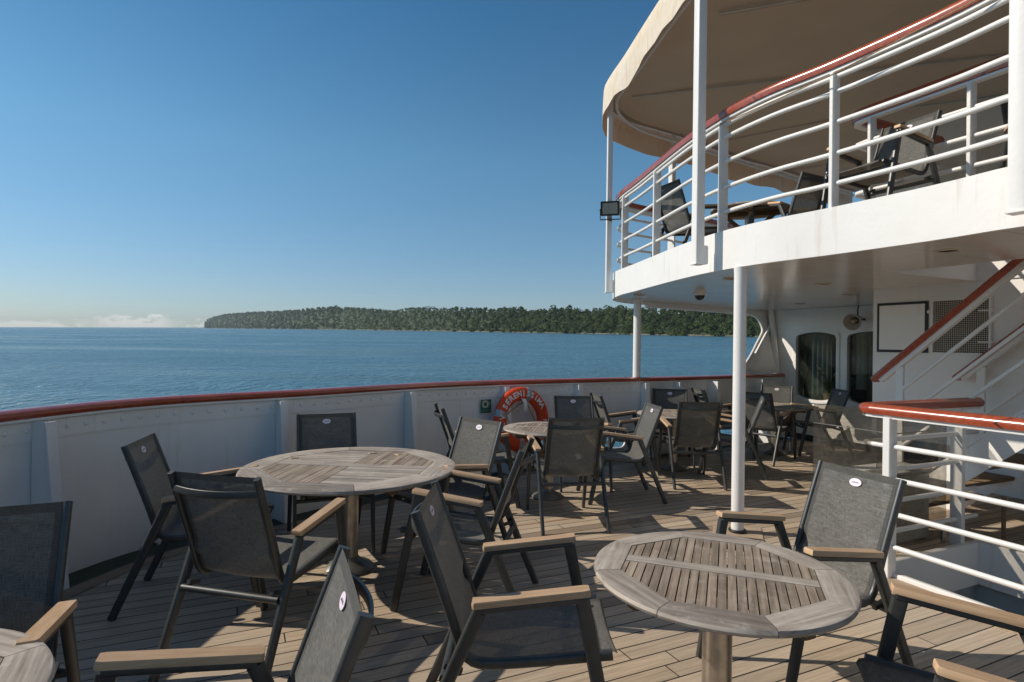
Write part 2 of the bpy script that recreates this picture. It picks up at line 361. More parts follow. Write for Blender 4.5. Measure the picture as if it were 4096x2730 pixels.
M['orange'] = mat('lifebuoy_orange', (.74, .075, .020), .45, var=.12, vscale=9, stain=(.35, .05, .03), samt=.4, spec=.4)
M['silver'] = mat('reflective_tape', (.36, .37, .38), .35, metal=.3, var=.15, vscale=20); M['text'] = mat('white_lettering', (.82, .82, .80), .5)
M['rope'] = mat('hemp_rope', (.34, .23, .13), .9, var=.3, vscale=60, bump=.4, bscale=200)
M['green'] = mat('green_sign', (.008, .13, .085), .4, var=.1); M['cream'] = mat('cream_print', (.62, .60, .42), .5)
M['beige'] = mat('beige_plastic', (.55, .50, .43), .5, var=.1); M['grey'] = mat('grey_hatch_paint', (.42, .46, .48), .5, var=.08, bump=.05)
M['curtain'] = mat('green_grey_curtain', (.34, .35, .31), .85, var=.15, vscale=5); M['curtainw'] = mat('pale_curtain', (.72, .74, .68), .85, var=.08)
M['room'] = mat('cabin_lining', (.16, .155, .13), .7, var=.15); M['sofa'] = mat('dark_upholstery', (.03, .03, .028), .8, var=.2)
M['basket'] = mat('woven_basket', (.45, .33, .17), .85, var=.3, vscale=70, bump=.6, bscale=150); M['leaf'] = mat('plant_leaf', (.09, .17, .035), .55, var=.3, vscale=20); M['bloom'] = mat('plant_bloom', (.62, .60, .45), .7)
M['lens'] = mat('lamp_glass', (.30, .30, .26), .15, var=.2, vscale=30); M['smoke'] = mat('smoked_dome', (.02, .018, .016), .08, spec=.7)

# ------------------------------------------------------------------ camera
CAM = (2319.71, -.0055, .0147, 1.6)
cd = bpy.data.cameras.new('camera'); co = bpy.data.objects.new('camera', cd); col.objects.link(co); sc.camera = co
cd.sensor_width = 36; cd.lens = CAM[0]/4096*36; cd.clip_start = .05; cd.clip_end = 120000
cp, sp, cr, sr = math.cos(CAM[1]), math.sin(CAM[1]), math.cos(CAM[2]), math.sin(CAM[2])
fwd = Vector((0, cp, -sp)); up0 = Vector((0, sp, cp)); r0 = Vector((1, 0, 0))
right = r0*cr+up0*sr; upv = -r0*sr+up0*cr
mw = Matrix((right, upv, -fwd)).transposed().to_4x4(); mw.translation = (0, 0, 1.6); co.matrix_world = mw

# ------------------------------------------------------------------ light
SUN_EL = R(36.3); SUN_AZ = R(277.0)
sd = Vector((math.sin(SUN_AZ)*math.cos(SUN_EL), math.cos(SUN_AZ)*math.cos(SUN_EL), math.sin(SUN_EL)))
ld = bpy.data.lights.new('sun', 'SUN'); ld.energy = 4.35; ld.angle = R(.53); ld.color = (1, .885, .745)
lo = bpy.data.objects.new('sun', ld); col.objects.link(lo); lo.rotation_euler = sd.to_track_quat('Z', 'Y').to_euler()
w = bpy.data.worlds.new('World'); sc.world = w; w.use_nodes = True
class WT: node_tree = w.node_tree
t = NT(WT); bg = t.N['Background']
sky = t.n('ShaderNodeTexSky'); sky.sky_type = 'NISHITA'; sky.sun_disc = False; sky.sun_elevation = SUN_EL; sky.sun_rotation = SUN_AZ; sky.altitude = 0; sky.air_density = 1.0; sky.dust_density = .25; sky.ozone_density = 1.6
tc = t.n('ShaderNodeTexCoord'); x, y, z = t.sep(tc.outputs['Generated'])
az = t.math('ARCTAN2', x, y); el = t.math('ARCSINE', z)
def cloud(az0, az1, e0, e1, sc_, seed, th):
    m1 = t.math('MULTIPLY', t.mapr(az, R(az0-.8), R(az0+.8), 0, 1), t.mapr(az, R(az1-.8), R(az1+.8), 1, 0))
    n1 = t.noise(t.comb(t.math('MULTIPLY', az, sc_), t.math('MULTIPLY', el, sc_*2.2), seed), 1.0, 7, .62)
    top = t.math('SUBTRACT', t.mapr(el, R(e0), R(e1), .22, -.22), 0.0)
    f = t.math('MULTIPLY', t.mapr(t.math('ADD', n1, top), th, th+.10, 0, 1), m1)
    return t.math('MULTIPLY', f, t.mapr(el, R(e0-1.2), R(e0), .2, 1))
cl = t.math('MAXIMUM', cloud(-46, -36.6, 1.1, 2.35, 42., 3.1, .66), cloud(-35.6, -30.6, 1.3, 2.7, 60., 8.7, .56))
cl = t.math('MAXIMUM', cl, cloud(-29.5, -21, 1.4, 3.2, 95., 5.2, .70))
ramp = t.n('ShaderNodeValToRGB'); t.L.new(t.math('DIVIDE', el, R(60)), ramp.inputs[0]); ce = ramp.color_ramp
ce.elements[0].position = .03; ce.elements[0].color = (.76, .86, 1.04, 1); ce.elements[1].position = .50; ce.elements[1].color = (.45, .94, 1.12, 1)
e_ = ce.elements.new(.29); e_.color = (.71, 1.11, 1.2, 1)
e2 = ce.elements.new(.80); e2.color = (.66, .78, .84, 1)
skyc = t.mix(1.0, sky.outputs['Color'], ramp.outputs['Color'], 'MULTIPLY')
skyc = t.mix(t.math('MULTIPLY', cl, .72), skyc, (10.2, 10.0, 9.7))
t.L.new(skyc, bg.inputs['Color']); bg.inputs['Strength'].default_value = .088
vs = sc.view_settings; vs.view_transform = 'Standard'; vs.look = 'None'; vs.exposure = 0.0; vs.gamma = 1.0
sc.cycles.max_bounces = 12; sc.cycles.diffuse_bounces = 9; sc.cycles.glossy_bounces = 5; sc.cycles.transparent_max_bounces = 24; sc.cycles.use_denoising = True
sc.cycles.caustics_reflective = False; sc.cycles.caustics_refractive = False

# ------------------------------------------------------------------ sea, far shore, forest (level with the true horizon; the ship is slightly trimmed)
nrm = Vector((-.01253, -.02767, .99954)).normalized(); Q = ZV.rotation_difference(nrm).to_matrix(); H0 = -5.2
def sea(x, y, h=0): return Q @ Vector((x, y, h)) + Vector((0, 0, H0))
def sea_mat():
    m = bpy.data.materials.new('sea_water'); m.use_nodes = True; t = NT(m); b = t.N['Principled BSDF']
    tc = t.n('ShaderNodeTexCoord'); o = tc.outputs['Object']
    n1 = t.noise(t.mapping(o, scale=(.75, .40, 1)), 1.0, 4, .6); n2 = t.noise(t.mapping(o, rot=(0, 0, .4), scale=(1.6, 3.2, 1)), 1.0, 3, .55); n3 = t.noise(t.mapping(o, scale=(.0035, .02, 1)), 1.0, 4, .55)
    n4 = t.noise(t.mapping(o, rot=(0, 0, -.2), scale=(.05, .12, 1)), 1.0, 5, .6)
    h = t.math('ADD', t.math('ADD', t.math('MULTIPLY', n1, 1.15), t.math('MULTIPLY', n2, .26)), t.math('ADD', t.math('MULTIPLY', n4, 1.4), t.math('MULTIPLY', t.noise(t.mapping(o, rot=(0, 0, .25), scale=(.16, .42, 1)), 1.0, 4, .65), 1.3)))
    t.L.new(t.bump(h, .8, .8), b.inputs['Normal'])
    c = t.mix(t.mapr(n4, .35, .65, 0, 1), (.048, .142, .205), (.078, .198, .27))
    t.L.new(c, b.inputs['Base Color']); b.inputs['IOR'].default_value = 1.33
    t.L.new(t.mapr(n3, .42, .62, .30, .16), b.inputs['Roughness'])
    return m
mb = MB(); E = 60000
xs = [-E, -6000, -1500, -300, 0, 300, 1500, 6000, E]
for yi in range(len(xs)):
    for xi in range(len(xs)): mb.v.append(tuple(sea(xs[xi], xs[yi])))
k = len(xs)
for i in range(k-1):
    for j in range(k-1): mb.f.append((i*k+j, i*k+j+1, (i+1)*k+j+1, (i+1)*k+j)); mb.m.append(0)
tag(mb.build('sea', sea_mat(), smooth=False), kind='structure')
shore = [(-.60, 9000), (-.531, 5200), (-.50, 4300), (-.44, 3300), (-.36, 2450), (-.236, 1578), (-.13, 1180), (-.031, 928), (.09, 750), (.2065, 616), (.31, 530), (.42, 464), (.56, 405), (.75, 350)]
ridge = [(-.531, 8), (-.529, 22), (-.522, 36), (-.496, 54), (-.454, 61), (-.378, 71), (-.319, 83), (-.278, 85), (-.207, 72), (-.172, 84), (-.071, 82), (.017, 85), (.029, 73), (.076, 83), (.13, 76), (.176, 87), (.3, 88), (.6, 90), (.75, 90)]
def lin(tab, k):
    if k <= tab[0][0]: return tab[0][1]
    for (a, b), (c, d) in zip(tab, tab[1:]):
        if k <= c: return b+(d-b)*(k-a)/(c-a)
    return tab[-1][1]
def land_h(k, q):           # q = 0 at the shore, 1 at the ridge
    D = lin(shore, k); top = lin(ridge, k)/2320*D*1.28+6.8*min(1, lin(ridge, k)/24)
    top = max(0.5, top-9.5)
    s = max(0, min(1, q)); return .4+(top-.4)*(s*s*(3-2*s)*.35+s*.65) if q < 1 else top*(1-.1*(q-1))
mb = MB(); ks = [-.531+i*(.75+.531)/150 for i in range(151)]; qs = [-.02, 0, .1, .25, .45, .7, 1, 1.6, 2.6]
for kk in ks:
    for q in qs:
        d = lin(shore, kk)*(1+.28*q); mb.v.append(tuple(sea(kk*d, d, -1.0 if q < 0 else land_h(kk, q))))
n = len(qs)
for i in range(len(ks)-1):
    for j in range(n-1): mb.f.append((i*n+j, i*n+j+1, (i+1)*n+j+1, (i+1)*n+j)); mb.m.append(0)
M['soil'] = mat('wooded_hill_ground', (.040, .068, .026), .9, var=.3, vscale=.02); M['sand'] = mat('shore_sand', (.17, .155, .12), .9, var=.25, vscale=.05)
tag(mb.build('headland', M['soil']), kind='structure')
mb = MB()
for kk in ks:
    d = lin(shore, kk)
    for q, h in ((-.004, -.2), (.004, .55+d*.0003), (.016, 1.0+d*.0005)): mb.v.append(tuple(sea(kk*d*(1+.28*q), d*(1+.28*q), h)))
for i in range(len(ks)-1):
    for j in range(2): mb.f.append((i*3+j, i*3+j+1, i*3+4+j, i*3+3+j)); mb.m.append(0)
tag(mb.build('beach', M['sand']), kind='structure')
def forest():
    mb = MB(); mb.tint = []; nv = []; rnd = random.Random(5)
    def crown(x, y, h0, r, hh, nf, tint):
        cx = sea(x, y, h0)
        lobes = [(Vector((rnd.uniform(-.5, .5)*r, rnd.uniform(-.5, .5)*r, hh*rnd.uniform(.35, .8))), r*rnd.uniform(.45, .8)) for _ in range(3)]
        for i in range(nf):
            lc, lr = lobes[i % 3]
            d = Vector((rnd.gauss(0, 1), rnd.gauss(0, 1), rnd.gauss(.25, .9))).normalized()
            p = cx+lc+Vector((d.x*lr, d.y*lr, d.z*lr*.8))
            nn = (d+Vector((rnd.gauss(0, .45), rnd.gauss(0, .45), rnd.gauss(.1, .4)))).normalized()
            a = nn.orthogonal().normalized(); b = nn.cross(a); th = rnd.uniform(0, PI); a, b = a*math.cos(th)+b*math.sin(th), b*math.cos(th)-a*math.sin(th)
            s = lr*rnd.uniform(.45, .8)*(1.25 if nf < 20 else .62 if nf > 60 else .85)
            o = len(mb.v)
            mb.v += [tuple(p+a*s*.9), tuple(p+b*s*.6), tuple(p-a*s*.8), tuple(p-b*s*.7)]; mb.f.append((o, o+1, o+2, o+3)); mb.m.append(0); dn = ((p-cx-Vector((0, 0, hh*.35))).normalized()*.55+d*.15+Vector((0, 0, .42))).normalized(); nv.extend([tuple(dn)]*4)
            tt = tint+rnd.uniform(-.03, .03); mb.tint += [tt]*4
    k = -.528
    while k < .74:
        D = lin(shore, k); sp = 6.5 if D < 900 else 8.5 if D < 2000 else 16
        depth = D*.30; q = .005+rnd.uniform(0, .012)
        while q < 1.12:
            d = D*(1+.28*q); kk = k+rnd.uniform(-.5, .5)*sp*1.3/d
            r = rnd.choice((2.6, 3.6, 4.4, 5.2, 6.6))*rnd.uniform(.9, 1.15)*(1.0 if D < 2000 else 1.7); hh = rnd.uniform(7, 11.5) if q > .08 else rnd.uniform(3, 7)
            if q > .9: hh *= rnd.uniform(.8, 1.35)
            tint = .42+.30*noise.noise(Vector((kk*d*.02, d*.02, 1.7)))+rnd.gauss(0, .08)
            if rnd.random() < .05: tint += .5
            nf = 90 if D < 700 else 46 if D < 1100 else 24 if D < 2000 else 18
            crown(kk*d, d, land_h(k, q)-1, r, hh, nf, tint)
            q += sp*rnd.uniform(.8, 1.3)*(1.0 if q < .12 or q > .85 else 1.25)/depth*(1.5)
        k += sp*1.25/lin(shore, k)
    m = bpy.data.materials.new('forest_foliage'); m.use_nodes = True; t = NT(m); b = t.N['Principled BSDF']
    at = t.n('ShaderNodeAttribute'); at.attribute_name = 'tint'; f = at.outputs['Fac']
    c = t.mix(t.mapr(f, 0, .6, 0, 1), (.030, .056, .022), (.062, .098, .032)); c = t.mix(t.mapr(f, .6, 1.15, 0, 1), c, (.115, .135, .038))
    t.L.new(c, b.inputs['Base Color']); b.inputs['Roughness'].default_value = .7; b.inputs['Specular IOR Level'].default_value = .15
    tl = t.n('ShaderNodeBsdfTranslucent'); t.L.new(c, tl.inputs['Color']); mx = t.n('ShaderNodeMixShader'); mx.inputs[0].default_value = .35; t.L.new(b.outputs[0], mx.inputs[1]); t.L.new(tl.outputs[0], mx.inputs[2]); t.L.new(mx.outputs[0], [n_ for n_ in t.N if n_.type == 'OUTPUT_MATERIAL'][0].inputs['Surface'])
    o = mb.build('forest', m, smooth=True, ang=180, fix=False); o.data.normals_split_custom_set_from_vertices(nv); tag(o, 'dense green woodland covering the far shore', 'forest', kind='stuff')
forest()
# pale houses peeping out of the wood at the skyline
def far_house(kk, D, q, wdt, lab):
    d = D*(1+.28*q); h0 = land_h(kk, q); e = empty('house', sea(kk*d, d, h0))
    m1 = MB(); m1.box((0, 0, 6.4), (wdt, 8, 9)); m1.build('wall', M['paint'], e)
    m2 = MB(); m2.prism([(-wdt/2-.4, 0), (wdt/2+.4, 0), (wdt/2-2, 2.2), (-wdt/2+2, 2.2)], -4.4, 4.4, Matrix.Translation((0, 0, 10.92)) @ Matrix.Rotation(PI/2, 4, 'X')); m2.build('roof', M['beige'], e)
    m3 = MB()
    for i in range(4): m3.box((-wdt/2+wdt*(i+.5)/4, -4.02, 8.3), (wdt*.12, .1, 1.8))
    m3.build('window', M['dark'], e); tag(e, lab, 'house')
far_house(.352, lin(shore, .352), .92, 15, 'pale house among trees on the far skyline, under the upper deck')

# ------------------------------------------------------------------ ship outline
T0 = -1.785
def mirror(p):
    a, t_ = ab(p[0], p[1]); q = S(a, 2*T0-t_); return (q.x, q.y)
port = [(-3.16, 3.64), (-2.84, 4.58), (-2.00, 5.53), (-.99, 6.74), (-.05, 7.50), (1.30, 8.29), (2.31, 8.83), (3.60, 9.70), (4.93, 10.62)]
aft = [(-3.21, 2.75), (-3.10, 1.75)]
half = [(-3.10, 1.75)] + [(-3.21, 2.75)] + port
star = [mirror(p) for p in half]
full = list(reversed(half)) + [tuple((S(-2.46, T0)).xy)] + star
full = [Vector((p[0], p[1], 0)) for p in full]
rail = spline(full, .06)                # travels from port-forward, round the stern, to starboard
arc = [0.0]
for p, q in zip(rail, rail[1:]): arc.append(arc[-1]+(q-p).length)
def at_arc(s):
    for i in range(len(arc)-1):
        if arc[i+1] >= s:
            f = (s-arc[i])/(arc[i+1]-arc[i]); p = rail[i].lerp(rail[i+1], f); tg = (rail[i+1]-rail[i]).normalized(); return p, tg
    return rail[-1], (rail[-1]-rail[-2]).normalized()
def arc_ray(xpx):                       # where the sight line of a photo column crosses the bulwark
    kx = (xpx-2048)/2320; best = 0
    for i in range(len(rail)//2):
        p, q = rail[i], rail[i+1]
        if p.y > 0 and (p.x/p.y-kx)*(q.x/q.y-kx) <= 0: best = i; break
    return arc[best]
inw = lambda tg: Vector((-tg.y, tg.x, 0))      # inboard side (left of travel)
if inw(at_arc(5)[1]).dot(Vector((2, 3, 0))-at_arc(5)[0]) < 0: inw = lambda tg: Vector((tg.y, -tg.x, 0))
SGN = 1 if inw(Vector((1, 0, 0))).y > 0 else -1
def off(d): return offset2d(rail, SGN*d)
# ------------------------------------------------------------------ deck
inner = off(.34); marg = off(.47)
HA0, HA1, HT0, HT1 = 4.20, 5.52, -2.70, -.35
fa = 16.0
hatch = [S(HA0, HT0).xy, S(HA1, HT0).xy, S(HA1, HT1).xy, S(HA0, HT1).xy]
outl = [p.xy for p in inner[::2]]
outl = [S(fa, ab(*outl[0])[1]).xy] + outl + [S(fa, ab(*outl[-1])[1]).xy]
mb = MB(); mb.holed([(p.x, p.y) for p in outl], [[(p.x, p.y) for p in hatch]], -.05, 0.0)
tag(mb.build('deck', M['deck'], smooth=False), kind='structure')
mb = MB(); k = len(inner)
mb.v = [tuple(p+ZV*.004) for p in inner]+[tuple(p+ZV*.004) for p in marg]; mb.f = [(i, i+1, k+i+1, k+i) for i in range(k-1)]; mb.m = [0]*len(mb.f)
M['cover'] = wood_mat('covering_board_teak', (.22, .15, .10), (.34, .25, .18), rough=.65, along='X', grain=.2, bump=.1)
tag(mb.build('margin_plank', M['cover'], smooth=False), kind='structure')
mb = MB(); wo = off(.05)
mb.v = [tuple(p-ZV*.02) for p in wo]+[tuple(p-ZV*.02) for p in inner]; mb.f = [(i, i+1, k+i+1, k+i) for i in range(k-1)]; mb.m = [0]*len(mb.f)
tag(mb.build('waterway', M['rub'], smooth=False), kind='structure')
# ------------------------------------------------------------------ bulwark
bul = empty('bulwark', at_arc(8.0)[0]); bul_inv = bul.location.copy()
ports_ = [(arc_ray(3068), arc_ray(2720)), (arc_ray(2492), arc_ray(2075))]
def port_z(s):
    for a, b in ports_:
        if a < s < b:
            r = .105; e = min(s-a, b-s); mid = .228
            hh = r if e >= r else math.sqrt(max(0, r*r-(r-e)**2)); return mid-hh, mid+hh
    return None
ss = [a for a in arc]
for a, b in ports_:
    for i in range(9):
        e = .105*(1-math.cos(PI/2*i/8)); ss += [a+e+1e-4, b-e-1e-4]
ss = sorted(set(round(q, 5) for q in ss))
def bpt(s, z, d):
    p, tg = at_arc(min(max(s, 0), arc[-1]-1e-4)); fl = .075-.03*max(0, z)/1.08
    return p+inw(tg)*(fl+d)+ZV*z - bul_inv
mb = MB()
for d in (0.0, -.014):
    for s0, s1 in zip(ss, ss[1:]):
        a, b = port_z((s0*.999+s1*.001)), port_z((s1*.999+s0*.001))
        if a and b:
            segs = [((-.7, a[0]), (-.7, b[0])), ((a[1], 1.08), (b[1], 1.08))]
        else: segs = [((-.7, 1.08), (-.7, 1.08))]
        for (l0, h0), (l1, h1) in segs: mb.add([bpt(s0, l0, d), bpt(s1, l1, d), bpt(s1, h1, d), bpt(s0, h0, d)], [(0, 1, 2, 3)])
mb.build('plating', M['paint'], bul)
for a, b in ports_:
    mb = MB(); q = [a+(b-a)*i/40 for i in range(41)]; r = .105
    for s in [a+r*(1-math.cos(PI/2*i/8)) for i in range(9)]+[b-r*(1-math.cos(PI/2*i/8)) for i in range(9)]: q.append(s)
    q = sorted(q); lo = []; hi = []
    for s in q:
        pz = port_z(min(max(s, a+1e-4), b-1e-4)); lo.append((s, pz[0])); hi.append((s, pz[1]))
    mb.tube([bpt(s, z_, -.005) for s, z_ in lo+hi[::-1]], .017, 8, closed=True, up=lambda i: Vector((.3, -.8, .1))); mb.build('port_rim', M['paint'], bul)
mb = MB(); mb.sweep([p+ZV*1.105-bul_inv for p in off(.03)], [(-.065, -.022), (.065, -.022), (.074, .0), (.066, .022), (.04, .036), (0, .040), (-.04, .036), (-.066, .022), (-.074, 0)])
mb.build('handrail', M['red'], bul)
mb = MB(); mb.sweep([p+ZV*1.073-bul_inv for p in off(.045)], [(-.05, -.008), (.05, -.008), (.05, .008), (-.05, .008)]); mb.build('rail_flat', M['paint2'], bul)
mb = MB(); mb.sweep([p+ZV*.99-bul_inv for p in off(.05)], [(-.008, -.062), (.008, -.062), (.008, .062), (-.008, .062)]); s = .2
while s < arc[-1]*.62:
    c = bpt(s, 1.0, .012 if SGN > 0 else .012); _, tg = at_arc(s); nI = inw(tg)
    Mx = Matrix.Translation(c) @ nI.to_track_quat('Z', 'Y').to_matrix().to_4x4()
    mb.lathe([(.019, 0), (.017, .004), (.010, .008), (0, .009)], 9, Mx); s += .135
o = mb.build('doubler_strip', M['paint'], bul)
for xp in (40, 92, 1100, 1595, 1996, 2290, 2552, 2680, 2812, 3010):
    s = arc_ray(xp) if xp > 60 else arc_ray(92)+1.25
    p, tg = at_arc(s); nI = inw(tg); base = p-bul_inv
    mb = MB(); q = nI.to_track_quat('Z', 'Y').to_matrix()
    d0, d1 = (.13, .26) if xp != 2812 else (.2, .2)
    def bp(d, z_, w): return base+nI*(.06+d)+ZV*z_+tg*w
    vs = [bp(0, -.02, -.007), bp(d1, -.02, -.007), bp(d0, 1.06, -.007), bp(0, 1.06, -.007), bp(0, -.02, .007), bp(d1, -.02, .007), bp(d0, 1.06, .007), bp(0, 1.06, .007)]
    mb.add(vs, [(0, 1, 2, 3), (7, 6, 5, 4), (1, 5, 6, 2), (0, 4, 5, 1), (2, 6, 7, 3)])
    wf = .035
    vs = [bp(d1, -.02, -wf), bp(d1, -.02, wf), bp(d0, 1.06, wf), bp(d0, 1.06, -wf), bp(d1+.01, -.02, -wf), bp(d1+.01, -.02, wf), bp(d0+.01, 1.06, wf), bp(d0+.01, 1.06, -wf)]
    mb.add(vs, [(3, 2, 1, 0), (4, 5, 6, 7), (0, 1, 5, 4), (2, 3, 7, 6), (1, 2, 6, 5), (0, 4, 7, 3)])
    mb.build('stiffener', M['paint'], bul)
# hinge lugs of the gangway doors
for xp, zc in ((2590, .80), (2590, .66), (2835, .86), (2835, .70)):
    p, tg = at_arc(arc_ray(xp)); nI = inw(tg); mb = MB(); b0 = p-bul_inv
    mb.tube([b0+nI*.14+ZV*(zc-.05), b0+nI*.14+ZV*(zc+.06)], .022, 10, up=Vector((1, 0, 0))); mb.bar(b0+nI*.10+tg*-.09+ZV*zc, b0+nI*.10+tg*.02+ZV*zc, .02, .07, bev=.004)
    mb.build('hinge', M['paint'], bul)
mb = MB(); hp = [p for p in off(.065)]
mb.v = [tuple(p-ZV*.7-bul_inv) for p in hp]+[tuple(p-ZV*7-bul_inv) for p in hp]; kk = len(hp); mb.f = [(i, i+1, kk+i+1, kk+i) for i in range(kk-1)]; mb.m = [0]*len(mb.f); mb.build('hull_side', M['paint'], bul)
tag(bul, 'long white riveted bulwark with a red varnished handrail, curving along the deck edge', 'bulwark')

# ------------------------------------------------------------------ lifebuoy, its bracket, and the sign
pb, tgb = at_arc(arc_ray(2036)); nb = inw(tgb); tb = -tgb if tgb.x < 0 else tgb
lbM = Matrix((tb, ZV, tb.cross(ZV))).transposed()
if lbM.col[2].dot(nb) < 0: raise SystemExit('lifebuoy faces outboard')
lb = empty('lifebuoy', pb+nb*.26+ZV*.655); lbq = (lbM @ Matrix.Rotation(R(-5), 3, 'X')).to_euler(); lb.rotation_euler = lbq
RM, RW, RD = .322, .086, .058
def torus_arc(a0, a1, n, grow=0.0):
    mb = MB(); pth = []; prof = [((RW+grow)*math.cos(2*PI*i/18), (RD+grow)*math.sin(2*PI*i/18)) for i in range(18)]
    cl = a1-a0 >= 359.9
    for i in range(n if cl else n+1):
        a = R(a0+(a1-a0)*i/n); pth.append(Vector((RM*math.cos(a), RM*math.sin(a), 0)))
    mb.sweep(pth, [(b, a) for a, b in prof] if False else prof, up=Vector((0, 0, 1)), closed=cl); return mb
torus_arc(0, 360, 72).build('ring', M['orange'], lb)
for a in (72, 165, 262, 345): torus_arc(a-6.5, a+6.5, 8, .0025).build('reflective_band', M['silver'], lb)
def letters(txt, a0, a1, size, parent, name, inward=False):
    n = len(txt); vs_all = MB()
    for i, ch in enumerate(txt):
        if ch == ' ': continue
        cu = bpy.data.curves.new('t', 'FONT'); cu.body = ch; cu.size = size; cu.align_x = 'CENTER'; cu.align_y = 'CENTER'; cu.extrude = .0012; cu.offset = .0028
        ob = bpy.data.objects.new('t', cu); col.objects.link(ob); dg = bpy.context.evaluated_depsgraph_get(); me = bpy.data.meshes.new_from_object(ob.evaluated_get(dg)); 
        a = R(a0+(a1-a0)*i/(n-1)); rot = a-PI/2 if not inward else a+PI/2
        vs = []
        for v in me.vertices:
            q = Vector((v.co.x, v.co.y)); q = Vector((q.x*math.cos(rot)-q.y*math.sin(rot), q.x*math.sin(rot)+q.y*math.cos(rot)))
            p = Vector((RM*math.cos(a)+q.x, RM*math.sin(a)+q.y, 0)); dr = (p.length-RM)/RW; zz = RD*math.sqrt(max(.05, 1-dr*dr)); vs.append((p.x, p.y, zz+.0075+v.co.z))
        vs_all.add(vs, [tuple(f.vertices) for f in me.polygons]); bpy.data.objects.remove(ob); bpy.data.meshes.remove(me); bpy.data.curves.remove(cu)
    return vs_all.build(name, M['text'], parent, smooth=False)
st_ = (196-30)/14; letters('M/V', 196, 196-2*st_, .098, lb, 'lettering'); letters('SERENISSIMA', 196-4*st_, 30, .098, lb, 'lettering')
letters('KINGSTOWN', 276, 360-8, .085, lb, 'lettering', inward=True)
mb = MB()
for a0, a1 in ((72, 165), (165, 262), (-15, 72), (262, 345)):
    pth = []
    for i in range(13):
        f = i/12; a = R(a0+(a1-a0)*f); rr = RM-RW-.012-.05*math.sin(PI*f); pth.append(Vector((rr*math.cos(a), rr*math.sin(a), -.01)))
    mb.tube(pth, .007, 6, up=Vector((0, 0, 1)))
mb.build('grab_rope', M['rope'], lb)
tag(lb, 'orange lifebuoy with white lettering and silver bands hung on the bulwark', 'lifebuoy')
br = empty('lifebuoy_bracket', pb+nb*.17+ZV*.90); br.rotation_euler = lbM.to_euler()
mb = MB(); pth = [Vector((.0, .03, -.02)), Vector((0, .02, .10)), Vector((0, -.02, .16)), Vector((0, -.09, .17)), Vector((0, -.14, .155)), Vector((0, -.16, .12)), Vector((0, -.14, .08))]
mb.sweep(spline(pth, .02), [(-.026, -.004), (.026, -.004), (.026, .004), (-.026, .004)], up=Vector((1, 0, 0.001)) if False else (lambda i: Vector((0, .3, 1)))); mb.build('strap', M['paint2'], br)
mb = MB(); mb.box((0, -.02, -.01), (.13, .24, .012), bev=.003); mb.build('backplate', M['paint2'], br)
tag(br, 'white curved strap bracket holding up the orange lifebuoy', 'bracket')
ps, tgs = at_arc(arc_ray(1918)); ns = inw(tgs); sg = empty('safety_sign', ps+ns*.085+ZV*.825); sg.rotation_euler = lbM.to_euler()
tS = -tgs if tgs.x < 0 else tgs; sg.rotation_euler = Matrix((tS, ZV, tS.cross(ZV))).transposed().to_euler()
mb = MB(); mb.box((0, 0, 0), (.150, .165, .004)); mb.build('panel', M['green'], sg)
mb = MB(); mb.lathe([(.026, .0022), (.026, .0034), (.046, .0034), (.046, .0022)], 28, Matrix.Translation((-.012, .025, 0)), cap=False)
for a in (45, 135, 225, 315):
    c = Vector((-.012+.055*math.cos(R(a)), .025+.055*math.sin(R(a)), .003)); d = Vector((-math.sin(R(a)), math.cos(R(a)), 0)); mb.bar(c-d*.014, c+d*.014, .004, .001)
mb.bar((.045, .005, .003), (.052, .035, .003), .003, .001); mb.box((.052, .042, .003), (.012, .014, .001)); mb.box((0, -.046, .003), (.13, .002, .001)); mb.build('pictogram', M['cream'], sg)
def flat_text(txt, size, parent, loc, m, name, ext=.0006):
    cu = bpy.data.curves.new('t', 'FONT'); cu.body = txt; cu.size = size; cu.align_x = 'CENTER'; cu.align_y = 'CENTER'; cu.extrude = ext
    ob = bpy.data.objects.new('t', cu); col.objects.link(ob); dg = bpy.context.evaluated_depsgraph_get(); me = bpy.data.meshes.new_from_object(ob.evaluated_get(dg)); me.name = name
    me.materials.clear(); me.materials.append(m); bpy.data.objects.remove(ob); bpy.data.curves.remove(cu)
    o = bpy.data.objects.new(name, me); col.objects.link(o); o.parent = parent; o.location = loc; return o
flat_text('LIFEBUOY WITH LIGHT', .0115, sg, (0, -.063, .003), M['cream'], 'lettering')
tag(sg, 'small green sign with a lifebuoy pictogram on the white bulwark', 'sign')

# ------------------------------------------------------------------ upper deck
ZC, ZF, ZT = 2.295, 2.60, 2.645
edge_h = [(2.765, 3.33), (2.64, 3.68), (2.33, 4.30), (2.06, 4.75), (1.85, 5.3), (1.72, 5.94), (1.61, 6.8), (1.54, 7.40), (1.46, 7.95), (1.44, 8.35), (1.54, 8.64), (1.84, 8.92), (2.22, 9.16), (2.65, 9.44), (3.5, 10.02), (4.9, 10.99), (7.6, 12.7)]
def lip(x, y):
    f = max(0.0, min(1.0, (y-7.7)/1.3)); return .05*f*f*(3-2*f) if x > -5 else 0.0
eh = spline([Vector((x, y, 0)) for x, y in edge_h], .12)
edge = [Vector((*mirror(p), 0)) for p in reversed(eh)] + eh[0:]
FA = 14.2
def clip(path): return path
eo = [Vector((p.x, p.y, 0)) for p in edge]
poly = [(p.x, p.y) for p in eo]
f1 = S(FA, ab(*poly[-1])[1]); f0 = S(FA, ab(*poly[0])[1])
poly2 = poly+[(f1.x, f1.y), (f0.x, f0.y)]
OA0, OA1, OT0, OT1 = 5.3, 6.65, -3.30, -.55
hole = [tuple(S(a, t_).xy) for a, t_ in ((OA0, OT0), (OA1, OT0), (OA1, OT1), (OA0, OT1))]
ud = empty('upper_deck', (poly[len(poly)//2][0], poly[len(poly)//2][1], ZC)); u0 = ud.location.copy(); TU = Matrix.Translation(-u0)
